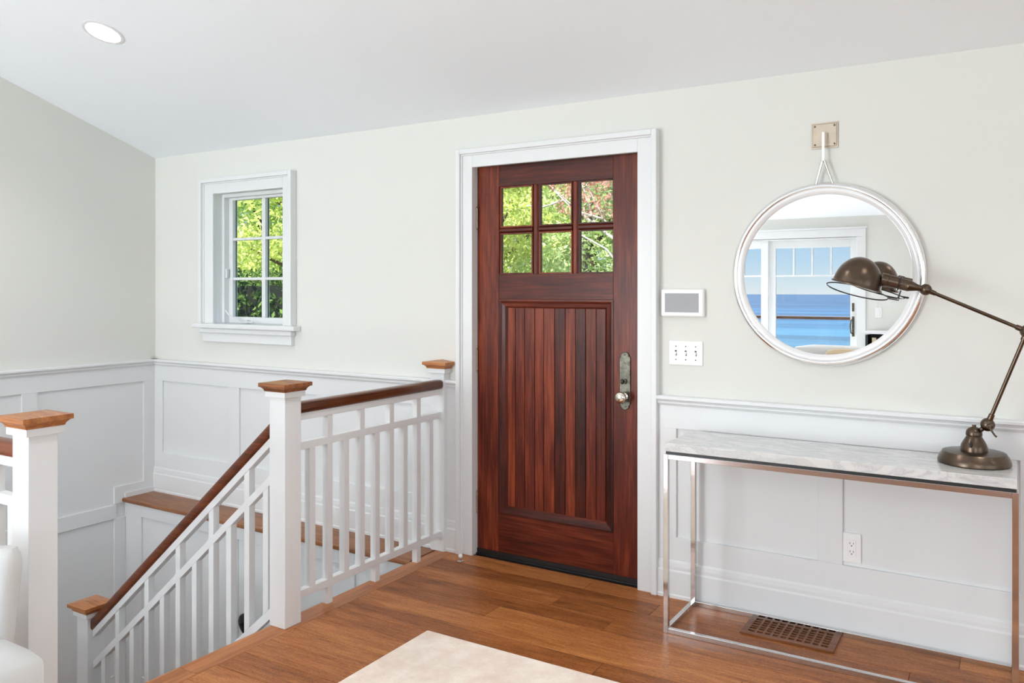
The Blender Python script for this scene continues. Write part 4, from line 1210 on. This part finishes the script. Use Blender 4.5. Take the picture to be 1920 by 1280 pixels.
# lone paddler far out
PXc, PYc = -18.4, -229
pb = MB().loft([[(PXc + r * math.cos(a), PYc + r * .25 * math.sin(a), -13 + d) for a in [2 * math.pi * k / 20 for k in range(20)]] for r, d in ((1.2, .02), (1.5, .08), (1.4, .15))]).build('paddle_board', M['plastic'])
tag(pb, 'tiny pale board afloat far out on the sea', 'paddle board')
jt = [(0, 0, .92, .15), (0, 0, 1.15, .14), (0, 0, 1.40, .17), (0, 0, 1.52, .06), (0, 0, 1.66, .10), (0, 0, 1.78, .07), (.22, 0, 1.42, .06), (.36, -.05, 1.16, .045), (.20, -.2, 1.0, .04), (-.22, 0, 1.42, .06), (-.38, -.05, 1.18, .045), (-.25, -.22, 1.25, .04), (.12, 0, .80, .09), (.15, -.04, .48, .065), (.16, 0, .17, .05), (-.12, 0, .80, .09), (-.15, -.04, .48, .065), (-.16, 0, .17, .05)]
me = bpy.data.meshes.new('person')
me.from_pydata([(x, y, z) for x, y, z, r in jt], [(0, 1), (1, 2), (2, 3), (3, 4), (4, 5), (2, 6), (6, 7), (7, 8), (2, 9), (9, 10), (10, 11), (0, 12), (12, 13), (13, 14), (0, 15), (15, 16), (16, 17)], [])
me.materials.append(M['black'])
ps = bpy.data.objects.new('person', me); COL.objects.link(ps); ps.location = (PXc, PYc, -13.0)
ps.modifiers.new('skin', 'SKIN')
for i_, (_, _, _, r) in enumerate(jt): me.skin_vertices[0].data[i_].radius = (r, r)
me.skin_vertices[0].data[0].use_root = True
sb = ps.modifiers.new('smooth', 'SUBSURF'); sb.levels = sb.render_levels = 1
tag(ps, 'tiny person in dark clothing standing on a board far out on the sea', 'person')

# ------------------------------------------------------------------ outdoors, door side
struct(MB().box(-40, 40, .16, 60, -.6, -.5).build('ground', M['grass'], origin=(0, 10, -.5)), 'lawn and planting beds in front of the house')


def leaf_mesh(name, centres, radii, n, size, mat, parent, flat=.0):
    """n small pointed leaves scattered through a set of blobs"""
    C_ = np.array(centres, float); R_ = np.array(radii, float)
    w = R_.prod(axis=1) ** .66; w /= w.sum()
    idx = RNG.choice(len(C_), n, p=w)
    d = RNG.normal(size=(n, 3)); d /= np.linalg.norm(d, axis=1)[:, None]
    rad = RNG.uniform(.45, 1.0, n) ** .5
    P = C_[idx] + d * R_[idx] * rad[:, None]
    a = RNG.normal(size=(n, 3)); a /= np.linalg.norm(a, axis=1)[:, None]
    b = np.cross(a, RNG.normal(size=(n, 3))); b /= np.linalg.norm(b, axis=1)[:, None]
    s = size * RNG.uniform(.6, 1.4, n)[:, None]
    V = np.stack([P - a * s, P + b * s * .45, P + a * s, P - b * s * .45], 1).reshape(-1, 3)
    o = np.array(ORG[parent.name]); V = V - o
    me = bpy.data.meshes.new(name)
    me.vertices.add(4 * n); me.vertices.foreach_set('co', V.ravel())
    me.loops.add(4 * n); me.loops.foreach_set('vertex_index', np.arange(4 * n, dtype=np.int32))
    me.polygons.add(n); me.polygons.foreach_set('loop_start', np.arange(0, 4 * n, 4, dtype=np.int32))
    me.update(calc_edges=True)
    at = me.attributes.new('tone', 'FLOAT', 'FACE'); at.data.foreach_set('value', RNG.uniform(0, 1, n).astype(np.float32))
    me.materials.append(mat)
    ob = bpy.data.objects.new(name, me); COL.objects.link(ob); ob.parent = parent; ob['kind'] = 'stuff'
    return ob


def tree(name, x, y, height, spread, mat, label, n=7000, size=.07, low=.9, bark='bark_dark', nb=30, group='trees beyond the front door'):
    t = empty(name, (x, y, -.5))
    tr = MB().tube([(x, y, -.5), (x + .05, y, height * .25), (x - .05, y + .05, height * .55), (x, y, height * .8)], [.13, .11, .08, .03], 10)
    cs, rs = [], []
    for k in range(nb):
        a = RNG.uniform(0, 2 * math.pi); r = spread * math.sqrt(RNG.uniform(.05, 1)); z = RNG.uniform(low, height)
        f_ = 1 - .45 * (z - low) / max(height - low, .1)
        c = (x + r * f_ * math.cos(a), y + r * f_ * math.sin(a), z)
        cs.append(c); q_ = spread * RNG.uniform(.30, .5); rs.append((q_, q_, q_ * .6))
        if k % 2 == 0: tr.tube([(x, y, max(z - .8, .2)), ((x + c[0]) / 2, (y + c[1]) / 2, z - .25), c], [.045, .03, .012], 6)
    tr.build('trunk', M[bark], t, smooth=60)
    leaf_mesh('foliage', cs, rs, n, size, M[mat], t)
    return tag(t, label, 'tree', group)

# clipped dark hedge below the small window's horizon
hg = empty('hedge', (-1.4, 2.1, -.5))
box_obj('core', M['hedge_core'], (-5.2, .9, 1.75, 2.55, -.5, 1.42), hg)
cs = [(x, y, z) for x in np.arange(-5.2, 1.0, .32) for y in (1.75, 2.15, 2.55) for z in (.2, .7, 1.15, 1.40)]
leaf_mesh('foliage', cs, [(.24, .2, .2)] * len(cs), 30000, .03, M['leaf_dark'], hg)
tag(hg, 'dark green clipped hedge outside the small window', 'hedge')
tree('leafy_tree', -3.6, 5.2, 4.6, 1.7, 'leaf_yellow', 'yellow-green tree directly above the hedge in the small window', 24000, .042, .5)
tree('leafy_tree', -6.4, 6.6, 5.4, 2.2, 'leaf_green', 'mid green tree behind the hedge at the left of the small window', 24000, .05, .3)
tree('leafy_tree', -1.7, 7.0, 5.4, 2.2, 'leaf_yellow', 'yellow-green tree between the small window and the door view', 24000, .05, .3)
tree('leafy_tree', -8.5, 10.5, 7.5, 3.2, 'leaf_green', 'large green tree far behind the hedge', 16000, .11, .0)
tree('leafy_tree', -4.6, 11.0, 7.5, 3.2, 'leaf_yellow', 'large yellow-green tree in the background of the small window', 16000, .11, .0)
tree('leafy_tree', -.55, 4.9, 4.2, 1.1, 'leaf_yellow', 'bright yellow-green tree filling the left door panes', 26000, .032, .3)
tree('leafy_tree', .45, 5.9, 4.4, 1.3, 'leaf_green', 'light green tree behind the middle door panes', 26000, .035, .3)
tree('leafy_tree', 1.9, 7.2, 5.2, 1.7, 'leaf_green', 'pale green tree behind the right door panes', 24000, .042, .3)
tree('leafy_tree', -.6, 9.8, 6.5, 2.6, 'leaf_green', 'tall green tree in the background of the door panes', 16000, .09, .0)
tree('leafy_tree', 2.6, 10.5, 6.5, 2.8, 'leaf_yellow', 'tall yellow-green tree at the far right of the door panes', 16000, .09, .0)
# red-leaved maple with pale bare branches
mp_ = empty('red_maple', (1.95, 4.3, -.5))
br = MB()
segs = [[(1.95, 4.3, -.5), (1.93, 4.3, 1.0), (1.75, 4.3, 1.75), (1.30, 4.32, 2.06), (.92, 4.35, 2.36), (.60, 4.4, 2.62)],
        [(1.75, 4.3, 1.75), (1.42, 4.25, 2.12), (1.25, 4.2, 2.48), (1.12, 4.2, 2.80)], [(1.42, 4.25, 2.12), (1.10, 4.2, 2.22), (.86, 4.2, 2.45)],
        [(1.93, 4.3, 1.2), (1.5, 4.15, 1.80), (1.18, 4.1, 1.98), (.95, 4.1, 2.10)], [(.92, 4.35, 2.36), (.62, 4.4, 2.30), (.30, 4.4, 2.34)], [(1.30, 4.32, 2.06), (1.15, 4.3, 2.5), (1.0, 4.3, 2.8)]]
for s_ in segs:
    k = len(s_); br.tube(s_, [.014 * (1 - .7 * i / (k - 1)) if s_ is not segs[0] else .030 * (1 - .85 * i / (k - 1)) for i in range(k)], 8)
br.build('branches', M['bark'], mp_, smooth=60)
cs = [(1.2, 4.3, 2.50), (1.45, 4.2, 2.60), (.95, 4.3, 2.58), (1.55, 4.3, 2.25), (1.15, 4.2, 2.28), (.72, 4.4, 2.66)]
leaf_mesh('foliage', cs, [(.26, .2, .16)] * 5 + [(.14, .14, .1)], 1500, .020, M['leaf_red'], mp_)
tag(mp_, 'red-leaved maple with pale branches behind the upper right door pane', 'tree')
